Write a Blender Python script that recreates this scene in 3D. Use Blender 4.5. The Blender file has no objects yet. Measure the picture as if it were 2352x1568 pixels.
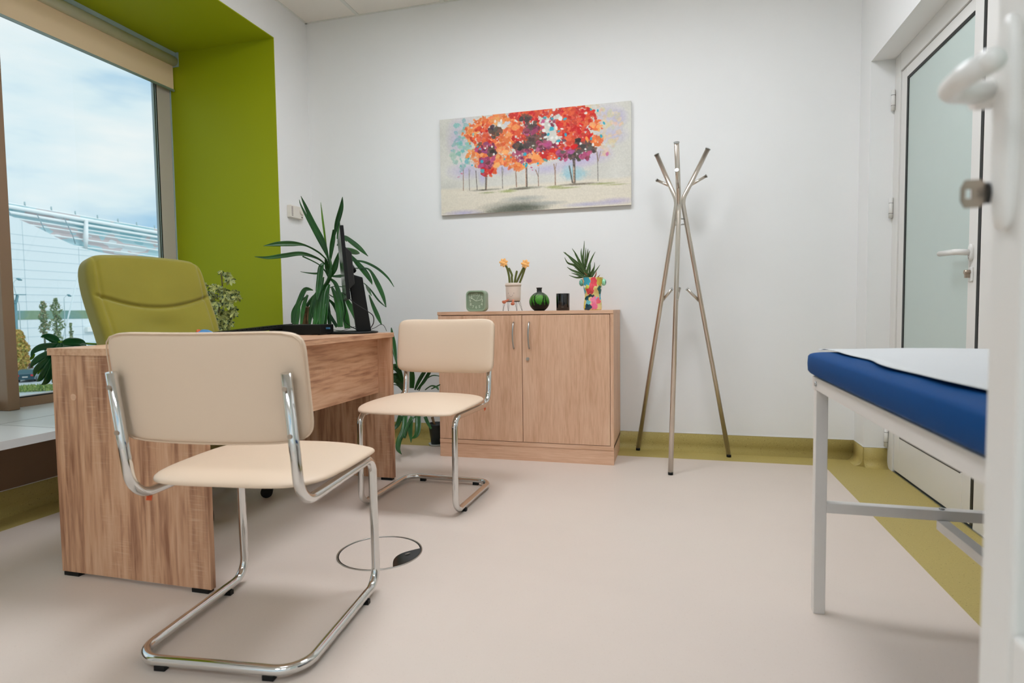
import bpy, bmesh, math, random
import numpy as np
from mathutils import Vector, Matrix
PI = math.pi
SC = bpy.context.scene
COL = SC.collection
rnd = random.Random(7)

# ------------------------------------------------------------------ camera
FPX, YAW, PITCH, ROLL = 1363.263, 0.2621003, -0.0531169, -0.0123794
EYE = Vector((0, 0, 0.85))
_F = Vector((-math.sin(YAW)*math.cos(PITCH), math.cos(YAW)*math.cos(PITCH), math.sin(PITCH)))
_R = Vector((math.cos(YAW), math.sin(YAW), 0)); _U = _R.cross(_F)
_c, _s = math.cos(ROLL), math.sin(ROLL)
CR = _c*_R + _s*_U; CU = -_s*_R + _c*_U
cam = bpy.data.cameras.new('camera'); camo = bpy.data.objects.new('camera', cam); COL.objects.link(camo)
m = Matrix((CR, CU, -_F)).transposed().to_4x4(); m.translation = EYE; camo.matrix_world = m
cam.sensor_width = 36; cam.lens = FPX/2352*36; cam.clip_start = 0.02; cam.clip_end = 500
cam.dof.use_dof = True; cam.dof.focus_distance = 2.9; cam.dof.aperture_fstop = 4.0
SC.camera = camo
SC.view_settings.view_transform = 'Standard'; SC.view_settings.look = 'None'
SC.view_settings.exposure = 0.0; SC.view_settings.gamma = 1.0; SC.view_settings.use_curve_mapping = False
SC.cycles.use_denoising = True
SC.cycles.max_bounces = 9; SC.cycles.diffuse_bounces = 5; SC.cycles.glossy_bounces = 4
SC.cycles.transmission_bounces = 5; SC.cycles.transparent_max_bounces = 12
SC.cycles.sample_clamp_indirect = 6.0; SC.cycles.caustics_reflective = False; SC.cycles.caustics_refractive = False

def ray(px, py):
    return _F + CR*((px-1176)/FPX) - CU*((py-784)/FPX)
def P(px, py, ax, val):          # the point of the place seen at a pixel, on the plane axis=val
    r = ray(px, py); t = (val-EYE[ax])/r[ax]
    return EYE + r*t

# ------------------------------------------------------------------ materials
def lin(c):
    return tuple(((v/255)/12.92 if v/255 <= 0.04045 else ((v/255+0.055)/1.055)**2.4) for v in c)
class NT:
    def __init__(s, name):
        s.m = bpy.data.materials.new(name); s.m.use_nodes = True; s.t = s.m.node_tree; s.n = s.t.nodes
        s.b = s.n['Principled BSDF']
    def add(s, typ, **kw):
        n = s.n.new(typ)
        for k, v in kw.items():
            if k.startswith('i_'): n.inputs[k[2:].replace('_', ' ')].default_value = v
            else: setattr(n, k, v)
        return n
    def link(s, a, b): s.t.links.new(a, b)
def pbr(name, c, rough=0.5, metal=0.0, noise=0.0, nscale=6.0, bump=0.0, bscale=200.0, spec=0.5, sheen=0.0, coat=0.0, stretch=(1,1,1)):
    t = NT(name); b = t.b; col = lin(c)
    b.inputs['Base Color'].default_value = (*col, 1); b.inputs['Roughness'].default_value = rough
    b.inputs['Metallic'].default_value = metal; b.inputs['Specular IOR Level'].default_value = spec
    if sheen: b.inputs['Sheen Weight'].default_value = sheen
    if coat: b.inputs['Coat Weight'].default_value = coat
    tc = t.add('ShaderNodeTexCoord'); mp = t.add('ShaderNodeMapping'); mp.inputs['Scale'].default_value = stretch
    t.link(tc.outputs['Object'], mp.inputs[0])
    nz = t.add('ShaderNodeTexNoise', i_Scale=nscale, i_Detail=4.0); t.link(mp.outputs[0], nz.inputs['Vector'])
    if noise:
        r = t.add('ShaderNodeValToRGB'); e = r.color_ramp.elements
        e[0].position = .3; e[1].position = .7
        e[0].color = (*[v*(1-noise) for v in col], 1); e[1].color = (*[min(1, v*(1+noise)) for v in col], 1)
        t.link(nz.outputs[0], r.inputs[0]); t.link(r.outputs[0], b.inputs['Base Color'])
    if bump:
        n2 = t.add('ShaderNodeTexNoise', i_Scale=bscale, i_Detail=3.0); t.link(mp.outputs[0], n2.inputs['Vector'])
        bp = t.add('ShaderNodeBump', i_Strength=bump, i_Distance=0.002); t.link(n2.outputs[0], bp.inputs['Height'])
        t.link(bp.outputs[0], b.inputs['Normal'])
    return t.m
def wood(name, c0, c1, c2, axis, gs=7.0, rough=0.45, fine=60, dist=1.2, cross=0.0):
    """axis = the direction the grain runs along"""
    t = NT(name); b = t.b; b.inputs['Roughness'].default_value = rough; b.inputs['Specular IOR Level'].default_value = .35
    tc = t.add('ShaderNodeTexCoord'); mp = t.add('ShaderNodeMapping')
    sc = [1, 1, 1]; sc[axis] = 0.09; mp.inputs['Scale'].default_value = sc
    t.link(tc.outputs['Object'], mp.inputs[0])
    n1 = t.add('ShaderNodeTexNoise', i_Scale=gs, i_Detail=5.0, i_Distortion=dist); t.link(mp.outputs[0], n1.inputs['Vector'])
    n2 = t.add('ShaderNodeTexNoise', i_Scale=float(fine), i_Detail=4.0, i_Distortion=.3); t.link(mp.outputs[0], n2.inputs['Vector'])
    mx = t.add('ShaderNodeMath', operation='MULTIPLY_ADD'); mx.inputs[1].default_value = .5
    hl = t.add('ShaderNodeMath', operation='MULTIPLY'); hl.inputs[1].default_value = .5
    t.link(n2.outputs[0], mx.inputs[0]); t.link(n1.outputs[0], hl.inputs[0]); t.link(hl.outputs[0], mx.inputs[2])
    r = t.add('ShaderNodeValToRGB'); e = r.color_ramp.elements
    e[0].position = .36; e[0].color = (*lin(c0), 1); e[1].position = .66; e[1].color = (*lin(c2), 1)
    k = e.new(.5); k.color = (*lin(c1), 1)
    t.link(mx.outputs[0], r.inputs[0]); out = r.outputs[0]
    if cross:
        m2 = t.add('ShaderNodeMapping'); s2 = [14, 14, 14]; s2[axis] = 260; m2.inputs['Scale'].default_value = s2
        t.link(tc.outputs['Object'], m2.inputs[0])
        n3 = t.add('ShaderNodeTexNoise', i_Scale=1.0, i_Detail=2.0); t.link(m2.outputs[0], n3.inputs['Vector'])
        n4 = t.add('ShaderNodeTexNoise', i_Scale=9.0, i_Detail=1.0); t.link(mp.outputs[0], n4.inputs['Vector'])
        a1 = t.add('ShaderNodeMapRange'); a1.inputs[1].default_value = .55; a1.inputs[2].default_value = .72
        a2 = t.add('ShaderNodeMapRange'); a2.inputs[1].default_value = .5; a2.inputs[2].default_value = .62
        t.link(n3.outputs[0], a1.inputs[0]); t.link(n4.outputs[0], a2.inputs[0])
        mu = t.add('ShaderNodeMath', operation='MULTIPLY'); t.link(a1.outputs[0], mu.inputs[0]); t.link(a2.outputs[0], mu.inputs[1])
        mc = t.add('ShaderNodeMath', operation='MULTIPLY'); mc.inputs[1].default_value = cross; t.link(mu.outputs[0], mc.inputs[0])
        mixc = t.add('ShaderNodeMix', data_type='RGBA'); mixc.inputs[7].default_value = (*lin((228, 196, 166)), 1)
        t.link(mc.outputs[0], mixc.inputs[0]); t.link(out, mixc.inputs[6]); out = mixc.outputs[2]
    t.link(out, b.inputs['Base Color'])
    bp = t.add('ShaderNodeBump', i_Strength=.08, i_Distance=.001); t.link(n2.outputs[0], bp.inputs['Height']); t.link(bp.outputs[0], b.inputs['Normal'])
    return t.m
def vcol(name, rough=.5, coat=0.0, spec=.5):
    t = NT(name); a = t.add('ShaderNodeVertexColor', layer_name='Col')
    t.link(a.outputs[0], t.b.inputs['Base Color']); t.b.inputs['Roughness'].default_value = rough
    t.b.inputs['Coat Weight'].default_value = coat; t.b.inputs['Specular IOR Level'].default_value = spec
    return t.m
def emit(name, c, s):
    t = NT(name); t.b.inputs['Emission Color'].default_value = (*lin(c), 1); t.b.inputs['Emission Strength'].default_value = s
    t.b.inputs['Base Color'].default_value = (.8, .8, .8, 1); return t.m
def thin_glass(name, tint, refl=.08):
    t = NT(name); t.n.remove(t.b)
    tr = t.add('ShaderNodeBsdfTransparent'); tr.inputs[0].default_value = (*tint, 1)
    gl = t.add('ShaderNodeBsdfGlossy'); gl.inputs['Roughness'].default_value = .02; gl.inputs[0].default_value = (1, 1, 1, 1)
    fr = t.add('ShaderNodeFresnel'); fr.inputs[0].default_value = 1.35
    mx = t.add('ShaderNodeMixShader'); t.link(fr.outputs[0], mx.inputs[0]); t.link(tr.outputs[0], mx.inputs[1]); t.link(gl.outputs[0], mx.inputs[2])
    t.link(mx.outputs[0], t.n['Material Output'].inputs[0]); return t.m

def speckle(name, base, dark, light, rough=.45, spk=.6):
    t = NT(name); b = t.b; b.inputs['Roughness'].default_value = rough; b.inputs['Specular IOR Level'].default_value = .35
    tc = t.add('ShaderNodeTexCoord')
    n0 = t.add('ShaderNodeTexNoise', i_Scale=1.6, i_Detail=3.0); t.link(tc.outputs['Object'], n0.inputs['Vector'])
    r0 = t.add('ShaderNodeValToRGB'); e = r0.color_ramp.elements; e[0].position = .3; e[1].position = .7
    bl = lin(base); e[0].color = (*[v*.98 for v in bl], 1); e[1].color = (*[v*1.02 for v in bl], 1); t.link(n0.outputs[0], r0.inputs[0])
    out = r0.outputs[0]
    for sc, th, colr, amt in ((170, .69, dark, spk), (210, .70, light, spk*.9)):
        n1 = t.add('ShaderNodeTexNoise', i_Scale=float(sc), i_Detail=1.0); mpx = t.add('ShaderNodeMapping'); mpx.inputs['Location'].default_value = (sc, 0, 3)
        t.link(tc.outputs['Object'], mpx.inputs[0]); t.link(mpx.outputs[0], n1.inputs['Vector'])
        mr = t.add('ShaderNodeMapRange'); mr.inputs[1].default_value = th-.02; mr.inputs[2].default_value = th+.03; mr.inputs[4].default_value = amt
        t.link(n1.outputs[0], mr.inputs[0]); mx = t.add('ShaderNodeMix', data_type='RGBA'); mx.inputs[7].default_value = (*lin(colr), 1)
        t.link(mr.outputs[0], mx.inputs[0]); t.link(out, mx.inputs[6]); out = mx.outputs[2]
    t.link(out, b.inputs['Base Color']); return t.m

M = {}
M['wall'] = pbr('white_wall_paint', (236, 236, 234), .75, bump=.05, bscale=90, noise=.015, nscale=1.5, spec=.25)
M['ceil'] = pbr('ceiling_tile', (238, 233, 224), .9, bump=.15, bscale=350, spec=.1)
M['tbar'] = pbr('ceiling_grid_metal', (222, 222, 214), .5)
M['green'] = pbr('lime_green_paint', (160, 168, 6), .6, spec=.3, bump=.04, bscale=90, noise=.02, nscale=1.5)
M['floor'] = speckle('beige_vinyl', (214, 200, 188), (196, 178, 162), (226, 214, 202), .42, .3)
M['band'] = speckle('olive_vinyl', (178, 160, 94), (110, 92, 30), (214, 200, 130), .5)
M['frame'] = pbr('bronze_frame', (150, 122, 98), .42, metal=.25, noise=.05, nscale=3)
M['fgrey'] = pbr('grey_window_post', (196, 186, 178), .5)
M['fpanel'] = pbr('brown_apron_panel', (128, 100, 76), .5)
M['black'] = pbr('black_rubber', (16, 18, 16), .5)
M['white'] = pbr('white_lacquer', (224, 222, 217), .35)
M['whitep'] = pbr('white_plastic', (226, 224, 219), .3)
M['tile'] = pbr('sill_tile', (205, 205, 203), .35, noise=.03, nscale=4)
M['grout'] = pbr('sill_grout', (150, 150, 148), .8)
M['glass'] = thin_glass('window_glass', (.93, .965, .965))
M['frost'] = pbr('frosted_glass', (190, 204, 198), .3, spec=.5, noise=.03, nscale=1.2)
M['blind'] = pbr('beige_blind_fabric', (242, 214, 180), .85, bump=.1, bscale=500)
M['blindw'] = pbr('blind_roll_fabric', (205, 200, 182), .8)
M['steelb'] = pbr('pale_blue_steel', (170, 190, 198), .35)
M['desk'] = {a: wood('sonoma_oak_%s' % 'xyz'[a], (150, 104, 78), (204, 158, 125), (224, 186, 154), a, gs=6, cross=.38) for a in range(3)}
M['cab'] = {a: wood('pale_ash_%s' % 'xyz'[a], (204, 160, 128), (218, 176, 145), (228, 190, 160), a, gs=16, fine=120, dist=.5, rough=.5) for a in range(3)}
M['chrome'] = pbr('chrome', (218, 218, 216), .09, metal=1.0)
M['brushed'] = pbr('brushed_steel', (212, 202, 190), .28, metal=1.0, noise=.05, nscale=60, stretch=(1, 1, .05))
M['satin'] = pbr('satin_nickel', (186, 188, 186), .3, metal=1.0)
M['keym'] = pbr('key_metal', (178, 162, 146), .38, metal=.9)
M['cream'] = pbr('cream_leatherette', (224, 201, 176), .45, bump=.06, bscale=500, spec=.4)
M['piping'] = pbr('cream_piping', (216, 190, 163), .45)
M['tag'] = pbr('orange_tag', (238, 98, 48), .5)
M['ochair'] = pbr('olive_green_upholstery', (142, 132, 46), .85, bump=.25, bscale=700, sheen=.3, noise=.06, nscale=5, spec=.2)
M['plastic'] = pbr('black_plastic', (11, 13, 13), .5, spec=.3)
M['screen'] = pbr('dark_screen', (12, 14, 16), .12)
M['blue'] = pbr('blue_vinyl', (0, 64, 120), .6, bump=.05, bscale=400, spec=.1)
M['paper'] = pbr('white_couch_paper', (200, 202, 202), .9, spec=.1)
M['couchw'] = pbr('white_painted_steel', (224, 220, 214), .42)
M['yucca'] = pbr('dark_green_leaf', (30, 80, 26), .38, noise=.35, nscale=9)
M['yuccal'] = pbr('bright_green_leaf', (86, 128, 20), .4, noise=.25, nscale=9)
M['monst'] = pbr('glossy_monstera_leaf', (8, 70, 32), .28, noise=.25, nscale=10)
M['cane'] = pbr('plant_cane', (128, 100, 68), .8, noise=.3, nscale=40)
M['soil'] = pbr('potting_soil', (60, 44, 32), .95, noise=.3, nscale=60)
M['terra'] = pbr('brown_pot', (120, 92, 74), .6)
M['dpot'] = pbr('black_plant_pot', (26, 32, 30), .45)
M['saucer'] = pbr('clear_saucer', (190, 196, 192), .2)
M['stem'] = pbr('brown_stem', (92, 84, 40), .7)
M['sage'] = pbr('sage_green_plastic', (142, 162, 138), .45)
M['sagef'] = pbr('sage_green_dial', (132, 150, 126), .6)
M['num'] = pbr('pale_green_numerals', (208, 220, 198), .5)
M['plush'] = pbr('cream_plush', (222, 204, 188), .95, bump=.5, bscale=900, sheen=.5)
M['plushleg'] = pbr('terracotta_plush', (196, 112, 80), .95, sheen=.4)
M['plushstem'] = pbr('olive_corduroy', (88, 92, 34), .9, sheen=.2)
M['petal'] = pbr('peach_plush', (250, 190, 116), .9, sheen=.3)
M['wire'] = pbr('black_wire', (24, 22, 22), .4, metal=.5)
M['candle'] = pbr('black_glossy_glass', (10, 10, 10), .1, coat=.5)
M['mark'] = pbr('pale_mark', (150, 146, 136), .6)
M['steel'] = pbr('floor_box_steel', (190, 186, 178), .3, metal=.9)
M['therm'] = pbr('thermostat_plastic', (226, 220, 208), .45)
M['slot'] = pbr('grey_slots', (140, 128, 122), .7)
M['bluep'] = pbr('blue_plastic', (70, 130, 180), .35)
M['orange'] = pbr('orange_plastic', (225, 110, 60), .4)

# ------------------------------------------------------------------ object helpers
def wloc(o):
    v = Vector((0, 0, 0))
    while o is not None: v += o.location; o = o.parent
    return v
def thing(name, label, cat, loc, rz=0.0, group=None):
    o = bpy.data.objects.new(name, None); COL.objects.link(o); o.empty_display_size = .05
    o.location = loc; o.rotation_euler = (0, 0, rz); o['label'] = label; o['category'] = cat
    if group: o['group'] = group
    return o
def ob(name, bm, mat, parent=None, smooth=False, bevel=0.0, world=True, sub=0, label=None, solid=0.0, kind=None):
    if parent is not None and world:
        bmesh.ops.translate(bm, verts=bm.verts, vec=-wloc(parent))
    me = bpy.data.meshes.new(name); bm.to_mesh(me); bm.free()
    mats = mat if isinstance(mat, (list, tuple)) else [mat]
    for mm in mats: me.materials.append(mm)
    if smooth: me.shade_smooth()
    o = bpy.data.objects.new(name, me); COL.objects.link(o)
    if parent is not None: o.parent = parent
    if solid: md = o.modifiers.new('s', 'SOLIDIFY'); md.thickness = solid; md.offset = 0
    if bevel:
        md = o.modifiers.new('b', 'BEVEL'); md.width = bevel; md.segments = 2; md.limit_method = 'ANGLE'; md.angle_limit = .6
    if sub: md = o.modifiers.new('u', 'SUBSURF'); md.levels = sub; md.render_levels = sub
    if label: o['label'] = label
    if kind: o['kind'] = kind
    return o
def struct(name, bm, mat, **k):
    o = ob(name, bm, mat, **k); o['kind'] = 'structure'; return o
def tag(o, label, cat, group=None):
    o['label'] = label; o['category'] = cat
    if group: o['group'] = group
    return o
def B(): return bmesh.new()
def box(bm, x0, x1, y0, y1, z0, z1, mi=0):
    v = [bm.verts.new((x, y, z)) for z in (z0, z1) for y in (y0, y1) for x in (x0, x1)]
    for f in ((0,2,3,1), (4,5,7,6), (0,1,5,4), (2,6,7,3), (0,4,6,2), (1,3,7,5)):
        q = bm.faces.new([v[i] for i in f]); q.material_index = mi
    return bm
def quad(bm, pts, mi=0):
    f = bm.faces.new([bm.verts.new(p) for p in pts]); f.material_index = mi; return f
def obox(bm, c, ax, ay, az, mi=0):
    """box from a centre and three half vectors"""
    c = Vector(c); ax = Vector(ax); ay = Vector(ay); az = Vector(az)
    v = [bm.verts.new(c + i*ax + j*ay + k*az) for k in (-1, 1) for j in (-1, 1) for i in (-1, 1)]
    for f in ((0,2,3,1), (4,5,7,6), (0,1,5,4), (2,6,7,3), (0,4,6,2), (1,3,7,5)):
        q = bm.faces.new([v[i] for i in f]); q.material_index = mi
    bmesh.ops.recalc_face_normals(bm, faces=bm.faces)
def fillet(pts, r, n=7, closed=False):
    pts = [Vector(p) for p in pts]; out = []
    N = len(pts)
    for i, p in enumerate(pts):
        if not closed and i in (0, N-1): out.append(p); continue
        a = pts[i-1]-p; b = pts[(i+1) % N]-p
        ang = a.angle(b)
        if ang > PI-.01: out.append(p); continue
        rr = r[i] if isinstance(r, (list, tuple)) else r
        d = min(rr/math.tan(ang/2), a.length*.49 if True else 1e9, b.length*.49)
        rr = d*math.tan(ang/2)
        a.normalize(); b.normalize(); bis = (a+b).normalized(); c = p + bis*(rr/math.sin(ang/2))
        s = p+a*d-c; e = p+b*d-c
        tot = s.angle(e)
        for k in range(n+1):
            w = k/n; out.append(c + (s*math.sin((1-w)*tot)+e*math.sin(w*tot))/math.sin(tot))
    return out
def tube(bm, pts, r, seg=14, caps=True, closed=False, mi=0):
    pts = [Vector(p) for p in pts]; n = len(pts); rings = []
    rr = r if isinstance(r, (list, tuple)) else [r]*n
    nrm = None
    for i, p in enumerate(pts):
        if closed: t = pts[(i+1) % n]-pts[i-1]
        else: t = pts[min(i+1, n-1)]-pts[max(i-1, 0)]
        t.normalize()
        if nrm is None:
            nrm = t.orthogonal().normalized()
        else:
            nrm = (nrm - t*nrm.dot(t)); nrm = nrm.normalized() if nrm.length > 1e-6 else t.orthogonal().normalized()
        b = t.cross(nrm)
        rings.append([bm.verts.new(p + (nrm*math.cos(2*PI*k/seg)+b*math.sin(2*PI*k/seg))*rr[i]) for k in range(seg)])
    for i in range(n if closed else n-1):
        A, Bq = rings[i], rings[(i+1) % n]
        for k in range(seg):
            f = bm.faces.new((A[k], A[(k+1) % seg], Bq[(k+1) % seg], Bq[k])); f.smooth = True; f.material_index = mi
    if caps and not closed:
        for R_ in (rings[0], rings[-1]):
            f = bm.faces.new(R_); f.material_index = mi
    bmesh.ops.recalc_face_normals(bm, faces=bm.faces)
def lathe(bm, prof, c=(0, 0, 0), seg=40, mi=0, sx=1.0, sy=1.0):
    rings = []
    for r, z in prof:
        if r < 1e-6: rings.append([bm.verts.new((c[0], c[1], c[2]+z))])
        else: rings.append([bm.verts.new((c[0]+r*sx*math.cos(2*PI*k/seg), c[1]+r*sy*math.sin(2*PI*k/seg), c[2]+z)) for k in range(seg)])
    for A, Bq in zip(rings, rings[1:]):
        for k in range(seg):
            a0, a1 = A[k % len(A)], A[(k+1) % len(A)]; b0, b1 = Bq[k % len(Bq)], Bq[(k+1) % len(Bq)]
            vs = []
            for v in (a0, a1, b1, b0):
                if v not in vs: vs.append(v)
            if len(vs) >= 3:
                f = bm.faces.new(vs); f.smooth = True; f.material_index = mi
    bmesh.ops.recalc_face_normals(bm, faces=bm.faces)
def ellipsoid(bm, c, rx, ry, rz, rot=None, seg=16, mi=0):
    r = bmesh.ops.create_uvsphere(bm, u_segments=seg, v_segments=seg//2, radius=1.0)
    mt = Matrix.Translation(Vector(c)) @ (rot.to_4x4() if rot else Matrix.Identity(4)) @ Matrix.Diagonal((rx, ry, rz, 1))
    bmesh.ops.transform(bm, matrix=mt, verts=r['verts'])
    for v in r['verts']:
        for f in v.link_faces: f.smooth = True; f.material_index = mi
def pillow(bm, w, h, t, n=5.0, q=4.0, N=28, fn=None):
    """a padded slab lying in local XY (w by h), thickness t in Z; fn moves each finished point"""
    us = [math.sin(PI/2*(2*i/N-1)) for i in range(N+1)]
    def mk(sgn):
        g = []
        for v in us:
            row = []
            for u in us:
                mm = max(abs(u), abs(v)); d = (abs(u)**n+abs(v)**n)**(1/n) if mm > 1e-9 else 1
                s = mm/d if d > 1e-9 else 1
                e = max(0.0, 1-mm**q)**(1/q)
                p = Vector((u*s*w/2, v*s*h/2, sgn*e*t/2))
                row.append(bm.verts.new(fn(p, u, v, sgn) if fn else p))
            g.append(row)
        for i in range(N):
            for j in range(N):
                f = bm.faces.new((g[i][j], g[i][j+1], g[i+1][j+1], g[i+1][j])); f.smooth = True
        return g
    mk(1); mk(-1)
    bmesh.ops.remove_doubles(bm, verts=bm.verts, dist=1e-5)
    bmesh.ops.recalc_face_normals(bm, faces=bm.faces)
def catmull(pts, n=6):
    out = []; pts = [tuple(p) for p in pts]
    for i in range(len(pts)-1):
        p0 = pts[max(i-1, 0)]; p1 = pts[i]; p2 = pts[i+1]; p3 = pts[min(i+2, len(pts)-1)]
        for k in range(n):
            t = k/n
            out.append(tuple(.5*((2*b)+(-a+c)*t+(2*a-5*b+4*c-d)*t*t+(-a+3*b-3*c+d)*t**3) for a, b, c, d in zip(p0, p1, p2, p3)))
    out.append(pts[-1]); return out
def leaf(bm, pts, ax, v0, v1, fold=.25, n=6, mi=0):
    """blade through picture points (x, y, width) lying between the planes axis=v0 (base) and axis=v1 (tip)"""
    c = catmull(pts, n); N = len(c); rows = []
    for i, (x, y, w) in enumerate(c):
        a = c[max(i-1, 0)]; b = c[min(i+1, N-1)]
        dx, dy = b[0]-a[0], b[1]-a[1]; L = math.hypot(dx, dy) or 1; nx, ny = -dy/L, dx/L
        k = i/(N-1); val = v0+(v1-v0)*k; w = max(w, .25)
        l = P(x+nx*w/2, y+ny*w/2, ax, val); r = P(x-nx*w/2, y-ny*w/2, ax, val); mid = P(x, y, ax, val)
        back = (mid-EYE).normalized()*((l-r).length*fold)
        rows.append([bm.verts.new(p) for p in (l, (l+mid)/2+back*.6, mid+back, (r+mid)/2+back*.6, r)])
    for A, Bq in zip(rows, rows[1:]):
        for j in range(4):
            f = bm.faces.new((A[j], A[j+1], Bq[j+1], Bq[j])); f.smooth = True; f.material_index = mi
def copy_tree(o, parent=None):
    c = o.copy(); COL.objects.link(c)
    if parent is not None: c.parent = parent
    for ch in list(o.children): copy_tree(ch, c)
    return c
def setcol(o, fn):
    me = o.data; a = me.color_attributes.new('Col', 'FLOAT_COLOR', 'POINT')
    buf = np.zeros((len(me.vertices), 4), np.float32)
    for i, v in enumerate(me.vertices): buf[i] = (*lin(fn(v.co)), 1)
    a.data.foreach_set('color', buf.ravel())

# ------------------------------------------------------------------ sky
W = bpy.data.worlds.new('cloudy_sky'); SC.world = W; W.use_nodes = True; nt = W.node_tree; nt.nodes.clear()
def wn(t, **k):
    n = nt.nodes.new(t)
    for a, v in k.items(): setattr(n, a, v)
    return n
tc = wn('ShaderNodeTexCoord'); mp = wn('ShaderNodeMapping'); mp.inputs['Scale'].default_value = (1.3, 1.3, 4.2); mp.inputs['Location'].default_value = (.35, .1, .62)
nz = wn('ShaderNodeTexNoise'); nz.inputs['Scale'].default_value = 1.7; nz.inputs['Detail'].default_value = 5; nz.inputs['Roughness'].default_value = .5
rp = wn('ShaderNodeValToRGB'); e = rp.color_ramp.elements
e[0].position = .38; e[0].color = (*lin((162, 200, 226)), 1); e[1].position = .57; e[1].color = (*lin((236, 240, 240)), 1)
k_ = e.new(.47); k_.color = (*lin((214, 231, 237)), 1)
bg = wn('ShaderNodeBackground'); bg.inputs[1].default_value = 1.12; wo = wn('ShaderNodeOutputWorld')
for a, b in ((tc.outputs['Generated'], mp.inputs[0]), (mp.outputs[0], nz.inputs['Vector']), (nz.outputs[0], rp.inputs[0]), (rp.outputs[0], bg.inputs[0]), (bg.outputs[0], wo.inputs[0])):
    nt.links.new(a, b)

sun = bpy.data.lights.new('facade_fill_sun', 'SUN'); sun.energy = .9; sun.angle = .5; suno = bpy.data.objects.new('facade_fill_sun', sun); COL.objects.link(suno)
suno.rotation_euler = Vector((.70, .25, .62)).to_track_quat('Z', 'Y').to_euler()      # added sun, from behind this building, to brighten the fronts across the street
# ------------------------------------------------------------------ ceiling lamps (unseen: the room's own above the picture, and a pair added in the hall)
PANEL_STRENGTH = 25.5
for (lx, ly, wh, k_p) in ((-1.105, 2.15, 'over the desk', 1.0), (.095, 2.15, 'over the middle of the floor', .85), (-1.105, .95, 'over the front chair', .2),
                          (-1.10, -1.30, 'added in the unseen hall, nearer the window side', .7), (-.10, -1.30, 'added in the unseen hall behind the doorway', .7)):  # hall pair added as fill for surfaces facing the camera
    t = thing('ceiling_light', 'square white ceiling light panel %s' % wh, 'ceiling light', (lx, ly, 2.80))
    _ps = PANEL_STRENGTH*k_p
    bm = B(); box(bm, lx-.285, lx+.285, ly-.285, ly+.285, 2.792, 2.800); ob('diffuser', bm, emit('lamp_diffuser', (242, 247, 255), _ps), t)
    bm = B()
    for a in ((-.3, .3, -.3, -.285), (-.3, .3, .285, .3), (-.3, -.285, -.285, .285), (.285, .3, -.285, .285)):
        box(bm, lx+a[0], lx+a[1], ly+a[2], ly+a[3], 2.788, 2.806)
    ob('frame', bm, M['white'], t)

# ------------------------------------------------------------------ the room
D, XL, XR, ZC = 3.65, -2.404, .985, 2.81
YF = -.30                       # wall behind the camera, with the doorway the photo is taken from
XW = -2.757                     # wall under the window bench
bm = B()
def fl(x0, x1, y0, y1, mi): quad(bm, [(x0, y0, 0), (x1, y0, 0), (x1, y1, 0), (x0, y1, 0)], mi)
fl(-2.56, .79, -2.4, 3.443, 0)
fl(-2.80, -2.56, -2.4, 3.70, 1); fl(-2.56, .79, 3.443, 3.70, 1); fl(.79, 1.20, -2.4, 3.70, 1)
bm2 = B(); box(bm2, -2.8, 1.2, -2.4, 3.7, -.12, -.002, 0)
me_tmp = bpy.data.meshes.new('x'); bm2.to_mesh(me_tmp); bm2.free(); bm.from_mesh(me_tmp)
struct('floor', bm, [M['floor'], M['band']])
bm = B(); box(bm, -3.0, 1.3, D, D+.15, -.05, 2.95); struct('wall_back', bm, M['wall'])
bm = B()                        # left wall: the pier at the corner and the lintel over the bay
box(bm, XL-.75, XL, 3.30, D, 0, 2.95); box(bm, XL-1.0, XL, -2.4, 3.30, 2.57, 2.95)
struct('wall_left', bm, M['wall'])
bm = B()                        # green lining of the window bay
box(bm, -3.26, XL, 3.294, 3.2999, .392, 2.5695); box(bm, -3.26, XL+.0005, .30, 3.2999, 2.564, 2.5695)
box(bm, -3.26, XL, .30, .306, .392, 2.5695)
struct('trim_1', bm, M['green'])
bm = B(); box(bm, -3.4, XL, -2.4, .30, 0, 2.95); struct('wall_left_near', bm, M['wall'])
bm = B(); box(bm, XW-.1, XW, .30, 3.30, 0, .352); struct('trim_2', bm, M['fpanel'])     # apron under the bench
bm = B(); box(bm, -3.24, XL, .305, 3.2995, .352, .3845, 0)
for yy in (.6, 1.2, 1.8, 2.4, 3.0): box(bm, -3.24, XL+.0005, yy-.0015+.07, yy+.0015+.07, .3835, .3850, 1)
for xx in (-2.80,): box(bm, xx-.0015, xx+.0015, .31, 3.29, .3835, .3850, 1)
struct('trim_3', bm, [M['tile'], M['grout']])
bm = B()                        # right wall with the door recess
box(bm, XR, XR+.30, 3.475, D, 0, 2.95); box(bm, XR, XR+.30, 1.60, 3.475, 2.093, 2.95); box(bm, XR, XR+.30, -2.4, 1.60, 0, 2.95)
struct('wall_right', bm, M['wall'])
bm = B(); box(bm, XL-.3, -1.60, YF-.12, YF, 0, 2.95); box(bm, .345, XR+.3, YF-.12, YF, 0, 2.95); box(bm, -1.60, .345, YF-.12, YF, 2.30, 2.95)  # unseen doorway, made wider to let the added hall light through
struct('wall_front', bm, M['wall'])
bm = B()                        # unseen hall wall, its wide window added to let frontal daylight in
box(bm, -3.4, 1.3, -2.6, -2.4, 0, .5); box(bm, -3.4, 1.3, -2.6, -2.4, 2.5, 2.95); box(bm, -3.4, -2.3, -2.6, -2.4, .5, 2.5); box(bm, .9, 1.3, -2.6, -2.4, .5, 2.5)
struct('wall_hall', bm, M['wall'])
bm = B(); box(bm, -3.4, 1.4, -2.5, 3.8, ZC, ZC+.08); struct('ceiling', bm, M['ceil'])
bm = B()
for k in range(-3, 6):
    xx = -1.405+.6*k
    if XL < xx < XR: box(bm, xx-.012, xx+.012, YF, D, ZC-.004, ZC+.002)
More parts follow.
